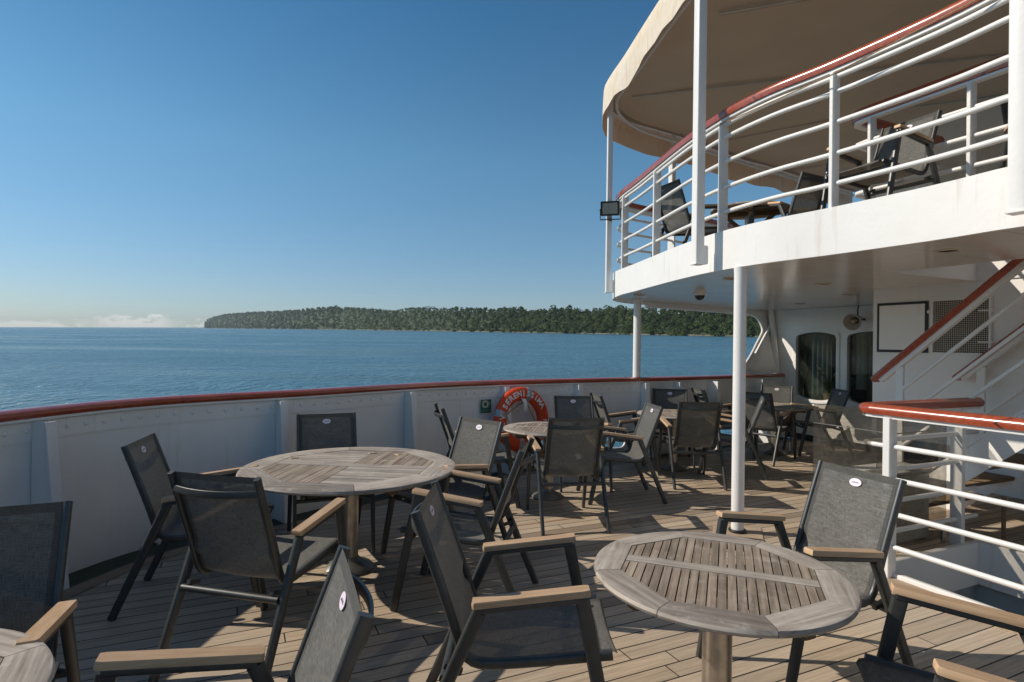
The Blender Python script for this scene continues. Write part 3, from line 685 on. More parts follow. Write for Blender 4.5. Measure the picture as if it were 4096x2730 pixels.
inn_e = [(p.x, p.y) for p in offset2d(eo, -.03)]
if (Vector(inn_e[60])-S(8, T0).xy).length > (Vector(poly[60])-S(8, T0).xy).length: inn_e = [(p.x, p.y) for p in offset2d(eo, .03)]; EO = 1
else: EO = -1
inn2 = inn_e+[(f1.x, f1.y), (f0.x, f0.y)]
mb = MB(); mb.holed(inn2, [hole], ZC+.004, ZC+.03, TU); mb.build('ceiling', M['paintc'], ud, smooth=False)
mb = MB(); mb.holed(inn2, [hole], ZF-.05, ZF, TU); mb.build('floor', M['deck'], ud, smooth=False)
mb = MB(); k = len(poly)
for zz0, zz1, pa, pb_ in ((ZC, ZT, poly, poly), (ZT, ZT, poly, inn_e), (ZT, ZC, inn_e, inn_e), (ZC, ZC, inn_e, poly)):
    mb.add([TU @ Vector((x, y, zz0-(lip(x, y) if zz0 == ZC else 0))) for x, y in pa]+[TU @ Vector((x, y, zz1-(lip(x, y) if zz1 == ZC else 0))) for x, y in pb_], [(i, i+1, k+i+1, k+i) for i in range(k-1)])
mb.build('fascia', M['paint'], ud, ang=30)
mb = MB(); n4 = len(hole)
for i in range(4):
    a, b = Vector((*hole[i], ZC)), Vector((*hole[(i+1) % 4], ZC)); mb.bar(TU @ (a+ZV*.18), TU @ (b+ZV*.18), .03, .35)
mb.build('opening_trim', M['paint'], ud)
tag(ud, 'white upper deck overhanging the tables, with a plain curved fascia', 'upper deck')
# deck-edge railing on top
def EIN(d): return offset2d(eo, EO*d)
def rail_thing(name, paths, posts, label, zbase, bars=(.234, .46, .694, .92), ztop=1.14, top_r=(.056, .04), post=(.09, .03), group=None, bar_r=.019, loc=None, topbar=True, posth=1.09):
    e = empty(name, loc or paths[0][0]); e0 = e.location.copy(); e0z = Vector((e0.x, e0.y, zbase)); e.location = e0z
    for pth in paths:
        P_ = [Vector((p.x, p.y, 0))-Vector((e0.x, e0.y, 0)) for p in pth]
        w_, h_ = top_r
        mb = MB(); mb.sweep([p+ZV*ztop for p in P_], [(-w_*.8, -h_), (w_*.8, -h_), (w_, -h_*.2), (w_*.9, h_*.4), (w_*.55, h_*.85), (0, h_), (-w_*.55, h_*.85), (-w_*.9, h_*.4), (-w_, -h_*.2)]); mb.build('handrail', M['red'], e)
        mb = MB(); mb.sweep([p+ZV*(ztop-h_-.012) for p in P_], [(-.03, -.012), (.03, -.012), (.03, .010), (-.03, .010)]); mb.build('rail_flat', M['paint2'], e)
        for z_ in list(bars)+([ztop-h_-.055] if topbar else []):
            mb = MB(); mb.tube([p+ZV*z_ for p in P_], bar_r, 10); mb.build('bar', M['paint2'], e)
    for p, tg in posts:
        mb = MB(); q = Vector((p.x, p.y, 0))-Vector((e0.x, e0.y, 0)); ang = math.atan2(tg.y, tg.x)
        mb.box(q+ZV*(posth/2-.0), (post[1], post[0], posth), Matrix.Rotation(ang, 3, 'Z'), bev=.004)
        mb.build('post', M['paint2'], e)
    return tag(e, label, 'railing', group)
er = EIN(.07)
def edge_near(x, y):
    i = min(range(len(er)), key=lambda j: (er[j].x-x)**2+(er[j].y-y)**2); t_ = (er[min(i+1, len(er)-1)]-er[max(i-1, 0)]).normalized(); return er[i], t_
pp = [edge_near(x, y) for x, y in ((1.50, 8.02), (1.60, 6.77), (1.87, 5.36), (2.31, 4.30), (1.62, 8.78), (2.5, 9.5), (3.7, 10.3), (5.0, 11.2))]
pp += [(Vector((*mirror(p), 0)), Vector((1, 0, 0))) for p, _ in pp[2:4]]
rail_thing('upper_railing', [er], pp, 'long curved white railing with red cap along the upper deck edge', ZF, ztop=1.13, posth=1.06)
# opening rail up there
rail_thing('stair_railing', [spline([S(6.6, -3.62), S(5.9, -3.62), S(5.36, -3.62), S(5.25, -3.59), S(5.2, -3.48), S(5.2, -2.9), S(5.2, -.4)], .05)], [(S(5.2, -3.42), BV), (S(5.2, -2.62), BV), (S(5.2, -1.4), BV), (S(6.3, -3.62), AV)], 'dark red capped railing round the stair opening on the upper deck', ZF, ztop=1.19, posth=1.12, topbar=False, top_r=(.05, .055))
# stanchions
def stanchion(x, y, lab, zb=2.36, zt=5.2, sz=(.088, .088), sy=0, brk=True):
    i = min(range(len(eo)), key=lambda j: (eo[j].x-x)**2+(eo[j].y-y)**2); tg = (eo[min(i+1, len(eo)-1)]-eo[max(i-1, 0)]).normalized(); outw = -EO*Vector((-tg.y, tg.x, 0))
    c = Vector((x, y, 0)); e = empty('stanchion', (c.x, c.y, zb)); ang = math.atan2(tg.y, tg.x)
    mb = MB(); mb.sweep([Vector((0, 0, .0)), Vector((0, 0, zt-zb))], rrect(sz[0], sz[1], .012), up=lambda i: outw); mb.build('post', M['paint'], e)
    mb = MB(); mb.box(Vector((0, 0, .08))-outw*.045-tg*.0, (sz[0]*.7, .10, .17), Matrix.Rotation(ang, 3, 'Z'), bev=.008); mb.box(Vector((0, 0, -.006))+outw*0, (sz[0]*1.15, sz[1]*1.15, .012), Matrix.Rotation(ang, 3, 'Z')); mb.build('bracket', M['paint'], e)
    tag(e, lab, 'post', 'awning stanchions along the upper deck edge'); return e, c, outw, tg
st1 = stanchion(1.35, 8.22, 'slender white awning post carrying the floodlight, at the deck corner', sz=(.075, .075))
stanchion(1.68, 5.28, 'square white awning post crossing the railing above the round pillar')
stanchion(2.733, 3.13, 'white square awning post nearest the camera, at the right picture edge', sz=(.085, .085))
stanchion(2.62, 9.62, 'far slim white awning post on the port side beyond the upper table', sz=(.09, .09))
# ------------------------------------------------------------------ awning
aw = empty('awning', (eo[len(eo)//2].x, eo[len(eo)//2].y, 5.2)); a0 = aw.location.copy(); TA = Matrix.Translation(-a0)
ao = offset2d(eo, -EO*.13)
def adz(y):
    q = max(0.0, min(1.0, (y-8.2)/1.0)); return -.20*q*q*(3-2*q)
mb = MB(); rows = []; cen = S(9.0, T0); nr = 12
for j in range(nr+1):
    f = j/nr; rr = []
    for i, p in enumerate(ao):
        dzr = adz(p.y)*.8*max(0, 1-f*2.2) if p.x > -6 else 0
        a, t_ = ab(p.x, p.y); tgt = S(13.5, T0+(t_-T0)*.15)
        q = p.lerp(S(max(a, 4.5)+ (13.5-max(a, 4.5))*1.0, t_), f) if False else p.lerp(tgt, f)
        rr.append(Vector((q.x, q.y, 5.25+dzr+.25*math.sin(f*PI/2)+.03*noise.noise(Vector((q.x*.9, q.y*.9, 0))))))
    rows.append(rr)
k = len(ao)
for dz, in ((0.0,),):
    mb.add([TA @ (v+ZV*dz) for r_ in rows for v in r_], [(j*k+i, j*k+i+1, (j+1)*k+i+1, (j+1)*k+i) for j in range(nr) for i in range(k-1)])
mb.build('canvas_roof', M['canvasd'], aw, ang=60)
mb = MB(); L = 0; cols = []
for i, p in enumerate(ao):
    if i: L += (p-ao[i-1]).length
    tg = (ao[min(i+1, k-1)]-ao[max(i-1, 0)]).normalized(); ow = -EO*Vector((-tg.y, tg.x, 0))
    wv = .014*math.sin(L*5.3+.9*math.sin(L*.8))+.008*math.sin(L*11.7+1)+.02*math.sin(L*2.1)
    py_ = max(0.0, min(1.0, (p.y-8.2)/1.0)); dz_ = -.20*py_*py_*(3-2*py_); zb = 4.89+dz_+.018*math.sin(L*3.6+1.3*math.sin(L*.7))+.012*math.sin(L*8.1+2)
    cols.append([p+ow*.0+ZV*(5.345+dz_*.8), p+ow*.035+ZV*(5.30+dz_*.8), p+ow*(.045+wv*.35)+ZV*(5.15+dz_*.9), p+ow*(.05+wv*.7)+ZV*(5.0+dz_), p+ow*(.05+wv)+ZV*zb])
for sgn in (0, .004):
    mb.add([TA @ (v+ZV*0+ (v-v) + Vector((0, 0, -sgn))) for c in cols for v in c], [(i*5+j, i*5+j+1, (i+1)*5+j+1, (i+1)*5+j) for i in range(k-1) for j in range(4)])
mb.build('valance', M['canvas'], aw, ang=70)
mb = MB(); mb.tube([TA @ (p+ZV*(5.12+adz(p.y))) for p in offset2d(eo, EO*.02)], .022, 8); mb.build('edge_pipe', M['paint2'], aw)
for (x0, y0), (x1, y1) in (((1.7, 8.45), (6.3, 7.4)), ((3.2, 9.95), (7.6, 8.4)), ((4.1, 11.75), (8.2, 10.4)), ((2.2, 6.3), (6.0, 5.2)), ((3.0, 4.2), (5.6, 3.4))):
    mb = MB(); npt = 14; pth = []
    for i in range(npt+1):
        f = i/npt; pth.append(TA @ Vector((x0+(x1-x0)*f, y0+(y1-y0)*f, 5.235+.05*math.sin(PI*f*.5)*0+.0+.17*f)))
    mb.sweep(pth, [(-.018, -.010), (.018, -.010), (.018, .010), (-.018, .010)]); mb.build('batten', M['beige'], aw)
    mb = MB(); mb.sweep([q+Vector((.01, .028, .004)) for q in pth], [(-.006, -.008), (.006, -.008), (.006, .008), (-.006, .008)]); mb.build('lacing', M['dark'], aw)
tag(aw, 'stained cream canvas awning with a hanging wavy valance over the upper deck', 'awning')
# guy line along the upper railing
mb = MB(); pA, _ = edge_near(1.87, 5.36); pB, _ = edge_near(2.85, 3.2); mb.tube([pA+ZV*(ZF+1.03)+AV*-.06, pA.lerp(pB, .5)+ZV*(ZF+1.0)+AV*-.11, pB+ZV*(ZF+1.10)+AV*-.06], .005, 6)
o = mb.build('cord', M['rope']); tag(o, 'thin beige cord stretched along the upper railing', 'rope')
# floodlight on the corner stanchion
e1, c1, ow1, tg1 = st1
fl = empty('floodlight', c1+Vector((0, -.11, 0))+ZV*3.52); fl.rotation_euler = (R(12), 0, R(-14))
mb = MB(); mb.prism(rrect(.26, .20, .015), -.0, .012, Matrix.Rotation(PI/2, 4, 'X') @ Matrix.Translation((0, 0, .05)))
mb.prism([(-.12, -.09), (.12, -.09), (.12, .09), (-.12, .09)], -.05, .049, Matrix.Rotation(PI/2, 4, 'X'))
for i in range(6): mb.box((-.1+.04*i, .058, 0), (.008, .02, .15))
mb.build('housing', M['black'], fl)
mb = MB(); mb.box((0, -.064, 0), (.205, .004, .15)); mb.build('lens', M['lens'], fl)
mb = MB(); mb.tube([Vector((-.14, 0, 0)), Vector((-.14, .0, -.15)), Vector((.14, 0, -.15)), Vector((.14, 0, 0))], .009, 8, up=Vector((0, 1, 0))); mb.tube([Vector((0, 0, -.15)), Vector((0, .12, -.17))], .02, 8); mb.build('yoke', M['frame'], fl)
tag(fl, 'small square black floodlight clamped to the slender corner post', 'floodlight')

# ------------------------------------------------------------------ round pillars
def pillar(x, y, z0, z1, r, lab, square=False):
    e = empty('pillar', (x, y, z0)); mb = MB(); h = z1-z0
    mb.lathe([(r, .0), (r, h-.06), (r*1.02, h-.04), (r*1.06, h)], 28); mb.build('shaft', M['paint'], e)
    if square:
        mb = MB(); mb.tube([Vector((r*1.16*math.cos(2*PI*i/24), r*1.16*math.sin(2*PI*i/24), .014)) for i in range(24)], .013, 8, closed=True); mb.build('base_seal', M['black'], e)
    tag(e, lab, 'pillar', 'pillars under the upper deck'); return e
pillar(1.975, 5.03, .006, ZC+.003, .053, 'tall white round pillar standing on the deck behind the front table', True)
mb = MB(); mb.box(Vector((1.975, 5.03, .004)), (.40, .40, .006), Matrix.Rotation(PI/2-AX+R(45), 3, 'Z')); o = mb.build('pillar_pad', M['margin']); tag(o, 'pale square wooden pad round the foot of the white pillar', 'deck pad')
pf, _ = at_arc(arc_ray(2540)); pillar(pf.x+.01, pf.y-.02, 1.143, ZC+.003, .056, 'shorter white round pillar rising from the red bulwark handrail')

# ------------------------------------------------------------------ deckhouse with two big windows
AW = 8.943
def wallM(a, n=-1): # local x = along t, y = z, local z = toward aft
    Mx = Matrix((BV, ZV, -AV)).transposed().to_4x4() ; Mx.translation = AV*a; return Mx
def win_outline(t0, t1, z0, z1, g=0.0):
    t0 -= g; t1 += g; z0 -= g; z1 += g; zs, zq = z1-.085, z0+.14; r = .06+g*.5; o = []
    def arcp(x0, zA, x1, zB, bulge, n=10): return None
    nt_ = 40
    for i in range(nt_+1):         # top arch, left to right
        f = i/nt_; x = t0+(t1-t0)*f; e = abs(2*f-1); o.append((x, z1-.062*e**2.0-(.045*max(0, (e-.90)/.10)**3)))
    for i in range(nt_+1):         # bottom bow, right to left
        f = 1-i/nt_; x = t0+(t1-t0)*f; e = abs(2*f-1); o.append((x, z0+.075*e**2.0+(.06*max(0, (e-.88)/.12)**3)))
    return o[::-1]
W1 = (-7.205, -6.432, .715, 1.885); W2 = (-6.245, -5.47, .715, 1.885); W3 = (-5.29, -4.55, .715, 1.885)
dh = empty('deckhouse', S(AW, -6.5, 0)); d0 = dh.location.copy(); TD = Matrix.Translation(-d0)
mb = MB(); mb.holed([(-7.62, 0), (3.9, 0), (3.9, ZC), (-7.92, ZC), (-7.62, 1.14)], [win_outline(*W1), win_outline(*W2), win_outline(*W3)], -.08, 0, TD @ wallM(AW)); mb.build('wall', M['paint'], dh, smooth=False)
mb = MB()
mb.bar(TD @ S(AW+.05, -7.76, 0), TD @ S(14, -7.76, 0), .06, .01); 
q = [S(AW+.02, -7.72), S(14, -7.72)]
MSW = Matrix((AV, ZV, BV)).transposed().to_4x4(); MSW.translation = S(0, -7.72)
mb = MB(); mb.holed([(AW+.02, 0), (14, 0), (14, ZC), (AW+.02, ZC)], [[(x+c_, y+1.3) for x, y in rrect(1.0, 1.1, .12)] for c_ in (9.85,)], 0, .05, TD @ MSW); mb.build('side_wall', M['paint'], dh, smooth=False)  # unseen side opening added to let sun into the dark cabin
M['veil'] = mat('added_sheer_curtain', (.30, .33, .29), .9, var=.12, vscale=4)  # curtain added over the side opening to glow when the sun hits it
_t = NT(M['veil']); _tl = _t.n('ShaderNodeBsdfTranslucent'); _tl.inputs['Color'].default_value = (.20, .22, .19, 1); _mx = _t.n('ShaderNodeMixShader'); _mx.inputs[0].default_value = .4
_t.L.new(_t.N['Principled BSDF'].outputs[0], _mx.inputs[1]); _t.L.new(_tl.outputs[0], _mx.inputs[2]); _t.L.new(_mx.outputs[0], [n_ for n_ in _t.N if n_.type == 'OUTPUT_MATERIAL'][0].inputs['Surface'])
for c_ in (9.85,):
    q = MB(); pts = [(c_-.58+1.16*i/60, .018*math.sin(i*.9)) for i in range(61)]
    q.add([TD @ S(a_, -7.60+d_, z_) for a_, d_ in pts for z_ in (.7, 1.95)], [(2*i, 2*i+2, 2*i+3, 2*i+1) for i in range(60)]); q.build('curtain', M['veil'], dh, ang=80)
mb = MB(); mb.sweep([TD @ S(AW-.012, t_, .055) for t_ in (-7.7, 3.8)], [(-.012, -.05), (.012, -.05), (.012, .05), (-.012, .05)]); mb.build('skirting', M['black'], dh)
for i, Wn in enumerate((W1, W2, W3)):
    fr = MB(); fr.holed(win_outline(*Wn, g=.052), [win_outline(*Wn, g=-.002)], 0.001, .022, TD @ wallM(AW)); wo_ = fr.build('window', M['paint'], dh, smooth=False)
    g = MB(); op = win_outline(*Wn, g=.004); g.prism(op, -.045, -.038, TD @ wallM(AW)); g.build('pane', M['glass'], wo_)
    rv = MB(); ro = win_outline(*Wn, g=.027); per = []
    for j in range(len(ro)):
        a, b = Vector(ro[j]), Vector(ro[(j+1) % len(ro)]); ln = (b-a).length; nn = max(1, round(ln/.07))
        for m_ in range(nn): per.append(a.lerp(b, m_/nn))
    lastp = None
    for p in per:
        if lastp is None or (p-lastp).length > .055: rv.lathe([(.011, .022), (.009, .027), (0, .030)], 7, TD @ wallM(AW) @ Matrix.Translation((p.x, p.y, 0))); lastp = p
    rv.build('bolts', M['paint'], wo_)
# cabin behind the glass
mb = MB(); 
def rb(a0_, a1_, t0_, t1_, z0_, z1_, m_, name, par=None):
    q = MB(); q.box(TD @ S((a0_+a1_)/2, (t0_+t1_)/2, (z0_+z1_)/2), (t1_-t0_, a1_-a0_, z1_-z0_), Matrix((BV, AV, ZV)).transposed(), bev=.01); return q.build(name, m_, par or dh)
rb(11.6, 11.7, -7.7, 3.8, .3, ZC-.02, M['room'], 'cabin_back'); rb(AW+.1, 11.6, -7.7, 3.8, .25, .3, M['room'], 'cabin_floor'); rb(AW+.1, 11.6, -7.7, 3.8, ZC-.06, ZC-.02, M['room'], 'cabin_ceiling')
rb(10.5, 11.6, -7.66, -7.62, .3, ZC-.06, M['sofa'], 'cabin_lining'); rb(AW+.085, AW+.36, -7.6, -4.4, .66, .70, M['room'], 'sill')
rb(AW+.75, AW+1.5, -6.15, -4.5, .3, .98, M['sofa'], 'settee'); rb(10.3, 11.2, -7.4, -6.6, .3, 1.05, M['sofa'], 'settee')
def curtain(t0_, t1_, a_, z0_, z1_, m_):
    q = MB(); n_ = int((t1_-t0_)/.012); pts = [(t0_+(t1_-t0_)*i/n_, .022*math.sin(i*.95)+.01*math.sin(i*.37)) for i in range(n_+1)]
    q.add([TD @ S(a_+d, t_, z_) for t_, d in pts for z_ in (z0_, z1_)], [(2*i, 2*i+2, 2*i+3, 2*i+1) for i in range(n_)]); return q.build('curtain', m_, dh, ang=80)
curtain(-7.50, -7.26, AW+.42, .7, 2.2, M['curtain']); curtain(-6.44, -6.25, AW+.50, .92, 2.2, M['curtainw']); curtain(-6.20, -6.10, AW+.42, .7, 2.2, M['curtain']); curtain(-5.45, -5.20, AW+.42, .7, 2.2, M['curtain'])
tag(dh, 'white deckhouse front with tall arched windows behind the far tables', 'deckhouse')
# wing panel with a rounded cut-out between bulwark and deckhouse, and the pipe in the corner
bp0, bt0 = at_arc(arc_ray(2700)); pA_ = at_arc(.02)[0]; dirp = (pA_-bp0).normalized(); nrmw = Vector((dirp.y, -dirp.x, 0)); 
Lw = (pA_-bp0).length
wp = empty('wing_panel', bp0+ZV*1.1)
cut = [(2.91, 1.147), (1.65, 1.147), (1.845, 1.303), (2.092, 1.476), (2.366, 1.699), (2.568, 1.862), (2.618, 1.941), (2.609, 2.023), (2.563, 2.114), (2.47, 2.172), (2.289, 2.203), (1.993, 2.210), (1.28, 2.213), (-.4, 2.22), (-.4, 2.29), (2.955, 2.29)]
nout = Vector((-dirp.y, dirp.x, 0))
def WP(s_, z_, d_=0.0): return dirp*s_+nout*(.26*(z_-1.14)-d_)+ZV*(z_-1.1)
mb = MB(); mb.holed(cut, [], -.012, .012); mb.v = [tuple(WP(x, y, z_)) for x, y, z_ in mb.v]; mb.build('plate', M['paint'], wp, smooth=False)
mb = MB(); mb.tube(spline([WP(x, y) for x, y in cut[1:14]], .05), .020, 8, up=lambda i: nout); mb.build('rim', M['paint'], wp)
mb = MB(); mb.bar(WP(2.17, 1.49, .04), WP(2.86, 2.03, .04), .05, .05, up=nout, bev=.008); mb.build('brace', M['paint'], wp)
tag(wp, 'white wing plate with a rounded cut-out above the red rail, beside the windows', 'wing panel')
o = MB(); o.tube([S(8.87, -7.42, .005), S(8.87, -7.55, 1.15), S(8.87, -7.70, ZC+.004)], .052, 18, up=AV); oo = o.build('pipe', M['paint']); tag(oo, 'white vertical pipe in the corner left of the arched window', 'pipe')
# loudspeaker horn
hn = empty('loudspeaker', S(AW-.25, -5.95, 2.05)); hd = (Vector((-.72, -.62, -.22))).normalized(); hq = hd.to_track_quat('Z', 'Y').to_matrix().to_4x4()
mb = MB(); mb.lathe([(.05, -.16), (.055, -.02), (.065, .02), (.085, .07), (.125, .13), (.132, .135), (.128, .138), (.11, .11), (.07, .05), (.05, .0)], 26, hq, cap=False); mb.lathe([(0, -.17), (.05, -.165), (.05, -.1)], 20, hq, cap=False); mb.build('bell', M['beige'], hn)
mb = MB(); mb.lathe([(.0, .11), (.022, .105), (.03, .08), (.03, -.02)], 16, hq, cap=False); mb.build('throat', M['beige'], hn)
mb = MB(); mb.bar(hd*-.1, hd*-.1+ZV*.16, .03, .008); mb.tube([hd*-.1+ZV*.05, hd*-.1+ZV*.15, hd*-.13+ZV*.24], .01, 8, up=Vector((1, 0, 0))); mb.bar(hd*-.1, hd*-.1+AV*.24, .05, .03, bev=.004); mb.build('bracket', M['frame'], hn)
tag(hn, 'beige horn loudspeaker hung high on the white deckhouse wall', 'loudspeaker')
# potted plant in the window
pl = empty('potted_plant', S(AW+.20, -6.72, .70)); mb = MB(); mb.lathe([(.055, 0), (.075, .05), (.085, .13), (.09, .135), (.08, .138), (.07, .12)], 20); mb.build('basket', M['basket'], pl)
rnd = random.Random(3); mb = MB(); mf = MB()
for i in range(70):
    a = rnd.uniform(0, 2*PI); L = rnd.uniform(.22, .42); lean = rnd.uniform(.15, .95); w_ = rnd.uniform(.006, .011); pts = []
    for j in range(7):
        f = j/6; r_ = L*lean*(f**1.4)*.85; pts.append(Vector((math.cos(a)*r_, math.sin(a)*r_, .12+L*(f-.55*lean*f*f*1.15))))
    sdv = Vector((-math.sin(a), math.cos(a), 0)); o_ = len(mb.v)
    for j, p in enumerate(pts):
        ww = w_*(1-.9*(j/6)**2); mb.v += [tuple(p-sdv*ww), tuple(p+sdv*ww)]
    for j in range(6): mb.f.append((o_+2*j, o_+2*j+1, o_+2*j+3, o_+2*j+2)); mb.m.append(0)
for a, L in ((2.6, .50), (3.4, .56), (2.9, .60), (4.0, .46), (5.4, .5), (6.0, .55)):
    pts = [Vector((math.cos(a)*.20*f**2, math.sin(a)*.12*f**2, .12+L*(f-.18*f**3))) for f in [i/8 for i in range(9)]]
    mf.tube(pts[-4:], .011, 6); mb.tube(pts[:6], .003, 5)
mb.build('leaves', M['leaf'], pl); mf.build('flower_spikes', M['bloom'], pl)
tag(pl, 'grassy plant with pale flower spikes in a woven basket behind the arched window', 'plant')

# ------------------------------------------------------------------ casing with hatch and vent
AB = 6.65; cs = empty('casing', S(AB, -3.5, 0)); c0 = cs.location.copy(); TC = Matrix.Translation(-c0)
Mship = Matrix((BV, AV, ZV)).transposed()
def sbox(T, a0_, a1_, t0_, t1_, z0_, z1_, mb=None, bev=0.0, mi=0):
    mb = mb or MB(); mb.box(T @ S((a0_+a1_)/2, (t0_+t1_)/2, (z0_+z1_)/2), (t1_-t0_, a1_-a0_, z1_-z0_), Mship, mi, bev); return mb
sbox(TC, AB, AW-.004, -4.335, -.4, .62, 2.9).build('housing', M['paint'], cs)
sbox(TC, 7.7, AW-.004, -4.2, -.5, .0, .618).build('base', M['paint'], cs)
h0_, h1_, hz0, hz1 = -4.281, -3.735, 1.572, 2.130
mb = MB(); mb.holed([(h0_, hz0), (h1_, hz0), (h1_, hz1), (h0_, hz1)], [[(h0_+.03, hz0+.03), (h1_-.03, hz0+.03), (h1_-.03, hz1-.03), (h0_+.03, hz1-.03)]], .001, .014, TC @ wallM(AB)); hb = mb.build('hatch_gasket', M['black'], cs, smooth=False)
mb = MB(); mb.prism([(h0_+.03, hz0+.03), (h1_-.03, hz0+.03), (h1_-.03, hz1-.03), (h0_+.03, hz1-.03)], .001, .020, TC @ wallM(AB)); mb.build('hatch_cover', M['paint'], cs)
v0_, v1_, vz0, vz1 = -3.675, -3.170, 1.580, 2.118
mb = MB(); mb.holed([(v0_-.02, vz0-.02), (v1_+.02, vz0-.02), (v1_+.02, vz1+.02), (v0_-.02, vz1+.02)], [[(v0_, vz0), (v1_, vz0), (v1_, vz1), (v0_, vz1)]], .001, .035, TC @ wallM(AB)); ve = mb.build('vent', M['paint'], cs, smooth=False)
mb = MB(); mb.prism([(v0_, vz0), (v1_, vz0), (v1_, vz1), (v0_, vz1)], .001, .004, TC @ wallM(AB)); mb.build('opening', M['dark'], ve)
mb = MB(); WM = TC @ wallM(AB)
for i in range(1, 26): mb.bar(WM @ Vector((v0_+(v1_-v0_)*i/26, vz0, .024)), WM @ Vector((v0_+(v1_-v0_)*i/26, vz1, .024)), .004, .004)
for i in range(1, 28): mb.bar(WM @ Vector((v0_, vz0+(vz1-vz0)*i/28, .029)), WM @ Vector((v1_, vz0+(vz1-vz0)*i/28, .029)), .004, .0055)
mb.build('grille', M['beige'], ve, smooth=False)
for zz in (2.0, 1.69):
    mb = MB(); mb.bar(WM @ Vector((v1_-.08, zz, .045)), WM @ Vector((v1_+.07, zz, .045)), .016, .03, up=-AV, bev=.004); mb.tube([WM @ Vector((v1_+.03, zz-.02, .05)), WM @ Vector((v1_+.03, zz+.02, .05))], .013, 8, up=AV); mb.build('hinge', M['paint'], ve)
mb = MB(); mb.lathe([(.022, 0), (.022, .03), (.012, .04), (0, .042)], 12, WM @ Matrix.Translation((v0_-.04, 2.01, 0))); mb.build('latch', M['paint'], cs)
tag(cs, 'white machinery casing with a black edged hatch and a wire mesh vent', 'casing')

# ------------------------------------------------------------------ stairs
stp = empty('staircase', S(5.5, -3.6, 0)); s0_ = stp.location.copy(); TS = Matrix.Translation(-s0_)
sl = .885
def stz(t_): return .809+sl*(t_+2.77)
for a_ in (5.5, 6.5):
    mb = MB(); tt = [-3.686, -.9]
    pr = [(-3.684, 0), (-3.355, 0), (-.85, stz(-.85)-.29), (-.85, stz(-.85))]
    mb.prism(pr, -.006, .006, TS @ wallM(a_)); mb.sweep([TS @ S(a_, t_, stz(t_)) for t_ in (-3.68, -.85)], [(-.02, -.008), (.02, -.008), (.02, .008), (-.02, .008)]); mb.build('stringer', M['paint'], stp)
for i in range(1, 12):
    z_ = .222*i; t_ = -2.77+(z_+.145-.809)/sl
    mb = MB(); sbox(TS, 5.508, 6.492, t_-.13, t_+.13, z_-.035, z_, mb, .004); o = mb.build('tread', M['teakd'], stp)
    mb = MB(); sbox(TS, 5.52, 6.48, t_-.128, t_-.10, z_, z_+.004, mb); mb.build('anti_slip_strip', M['black'], o)
rp = [(-w_*1.0, h_) for w_, h_ in ()]
RP = [(-.045, -.03), (.045, -.03), (.054, .0), (.045, .022), (.02, .034), (-.02, .034), (-.045, .022), (-.054, 0)]
for a_, t0_, z0_, t1_, pts in ((5.5, -3.565, 1.312, -.9, (-3.33, -2.35, -1.35)), (6.52, -3.40, 1.322, -.9, (-3.18, -2.2, -1.3))):
    zz = lambda t_: z0_+sl*(t_-t0_)
    mb = MB(); mb.sweep([TS @ S(a_, t_, zz(t_)) for t_ in (t0_, t1_)], RP); mb.build('handrail', M['red'], stp)
    mb = MB(); mb.sweep([TS @ S(a_, t_, zz(t_)-.055) for t_ in (t0_+.06, t1_)], [(-.028, -.025), (.028, -.025), (.028, .025), (-.028, .025)]); mb.build('rail_flat', M['paint2'], stp)
    for dz in (.30, .56, .82):
        tb_ = t0_+.22; mb = MB(); mb.tube([TS @ S(a_, t_, zz(t_)-dz) for t_ in (tb_, t1_)], .017, 10); mb.build('bar', M['paint2'], stp)
    for tp_ in pts:
        mb = MB(); zb_ = max(0.0, stz(tp_)-.2); sbox(TS, a_-.015, a_+.015, tp_-.035, tp_+.035, zb_, zz(tp_)-.07, mb, .004); mb.build('post', M['paint2'], stp)
mb = MB(); mb.tube([TS @ S(5.83, -2.67, .0), TS @ S(5.83, -2.67, .37)], .016, 8, up=Vector((1, 0, 0))); mb.build('prop', M['teakd'], stp)
tag(stp, 'ship staircase with wooden treads and sloping red handrails beside the casing', 'staircase')
# ------------------------------------------------------------------ companionway: coaming, well, railing, acrylic screens
cm = empty('stairwell', S(HA0, HT0, 0)); m0 = cm.location.copy(); TM = Matrix.Translation(-m0)
mb = MB()
for a0_, a1_, t0_, t1_ in ((HA0-.045, HA0+.005, HT0-.045, HT1+.045), (HA1-.005, HA1+.045, HT0-.045, HT1+.045), (HA0+.005, HA1-.005, HT0-.045, HT0+.005), (HA0+.005, HA1-.005, HT1-.005, HT1+.045)): sbox(TM, a0_, a1_, t0_, t1_, -.32, .035, mb, .006)
mb.build('coaming', M['paint'], cm)
mb = MB()
for a0_, a1_, t0_, t1_ in ((HA0-.10, HA0-.05, HT0-.1, HT1+.1), (HA1+.05, HA1+.10, HT0-.1, HT1+.1), (HA0-.05, HA1+.05, HT0-.10, HT0-.05), (HA0-.05, HA1+.05, HT1+.05, HT1+.1)): sbox(TM, a0_, a1_, t0_, t1_, -2.4, -.33, mb)
sbox(TM, HA0-.05, HA1+.05, HT0-.05, HT1+.05, -2.45, -2.4, mb); mb.build('well_lining', M['grey'], cm)
for i in range(8):
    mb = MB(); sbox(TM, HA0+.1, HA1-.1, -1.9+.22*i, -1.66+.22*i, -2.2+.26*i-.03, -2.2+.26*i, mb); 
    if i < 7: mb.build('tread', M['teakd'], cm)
mb = MB()
for a0_, a1_, t0_, t1_ in ((HA0-.20, HA0-.047, HT0-.05, HT1+.1),): sbox(TM, a0_, a1_, t0_, t1_, .001, .008, mb)
mb.build('margin_board', M['margin'], cm)
tag(cm, 'open stairwell in the deck with a low white coaming and pale plank border', 'stairwell')
pathr = [S(5.62, -2.775), S(4.30, -2.775), S(4.20, -2.762), S(4.155, -2.72), S(4.148, -2.64), S(4.148, .4)]
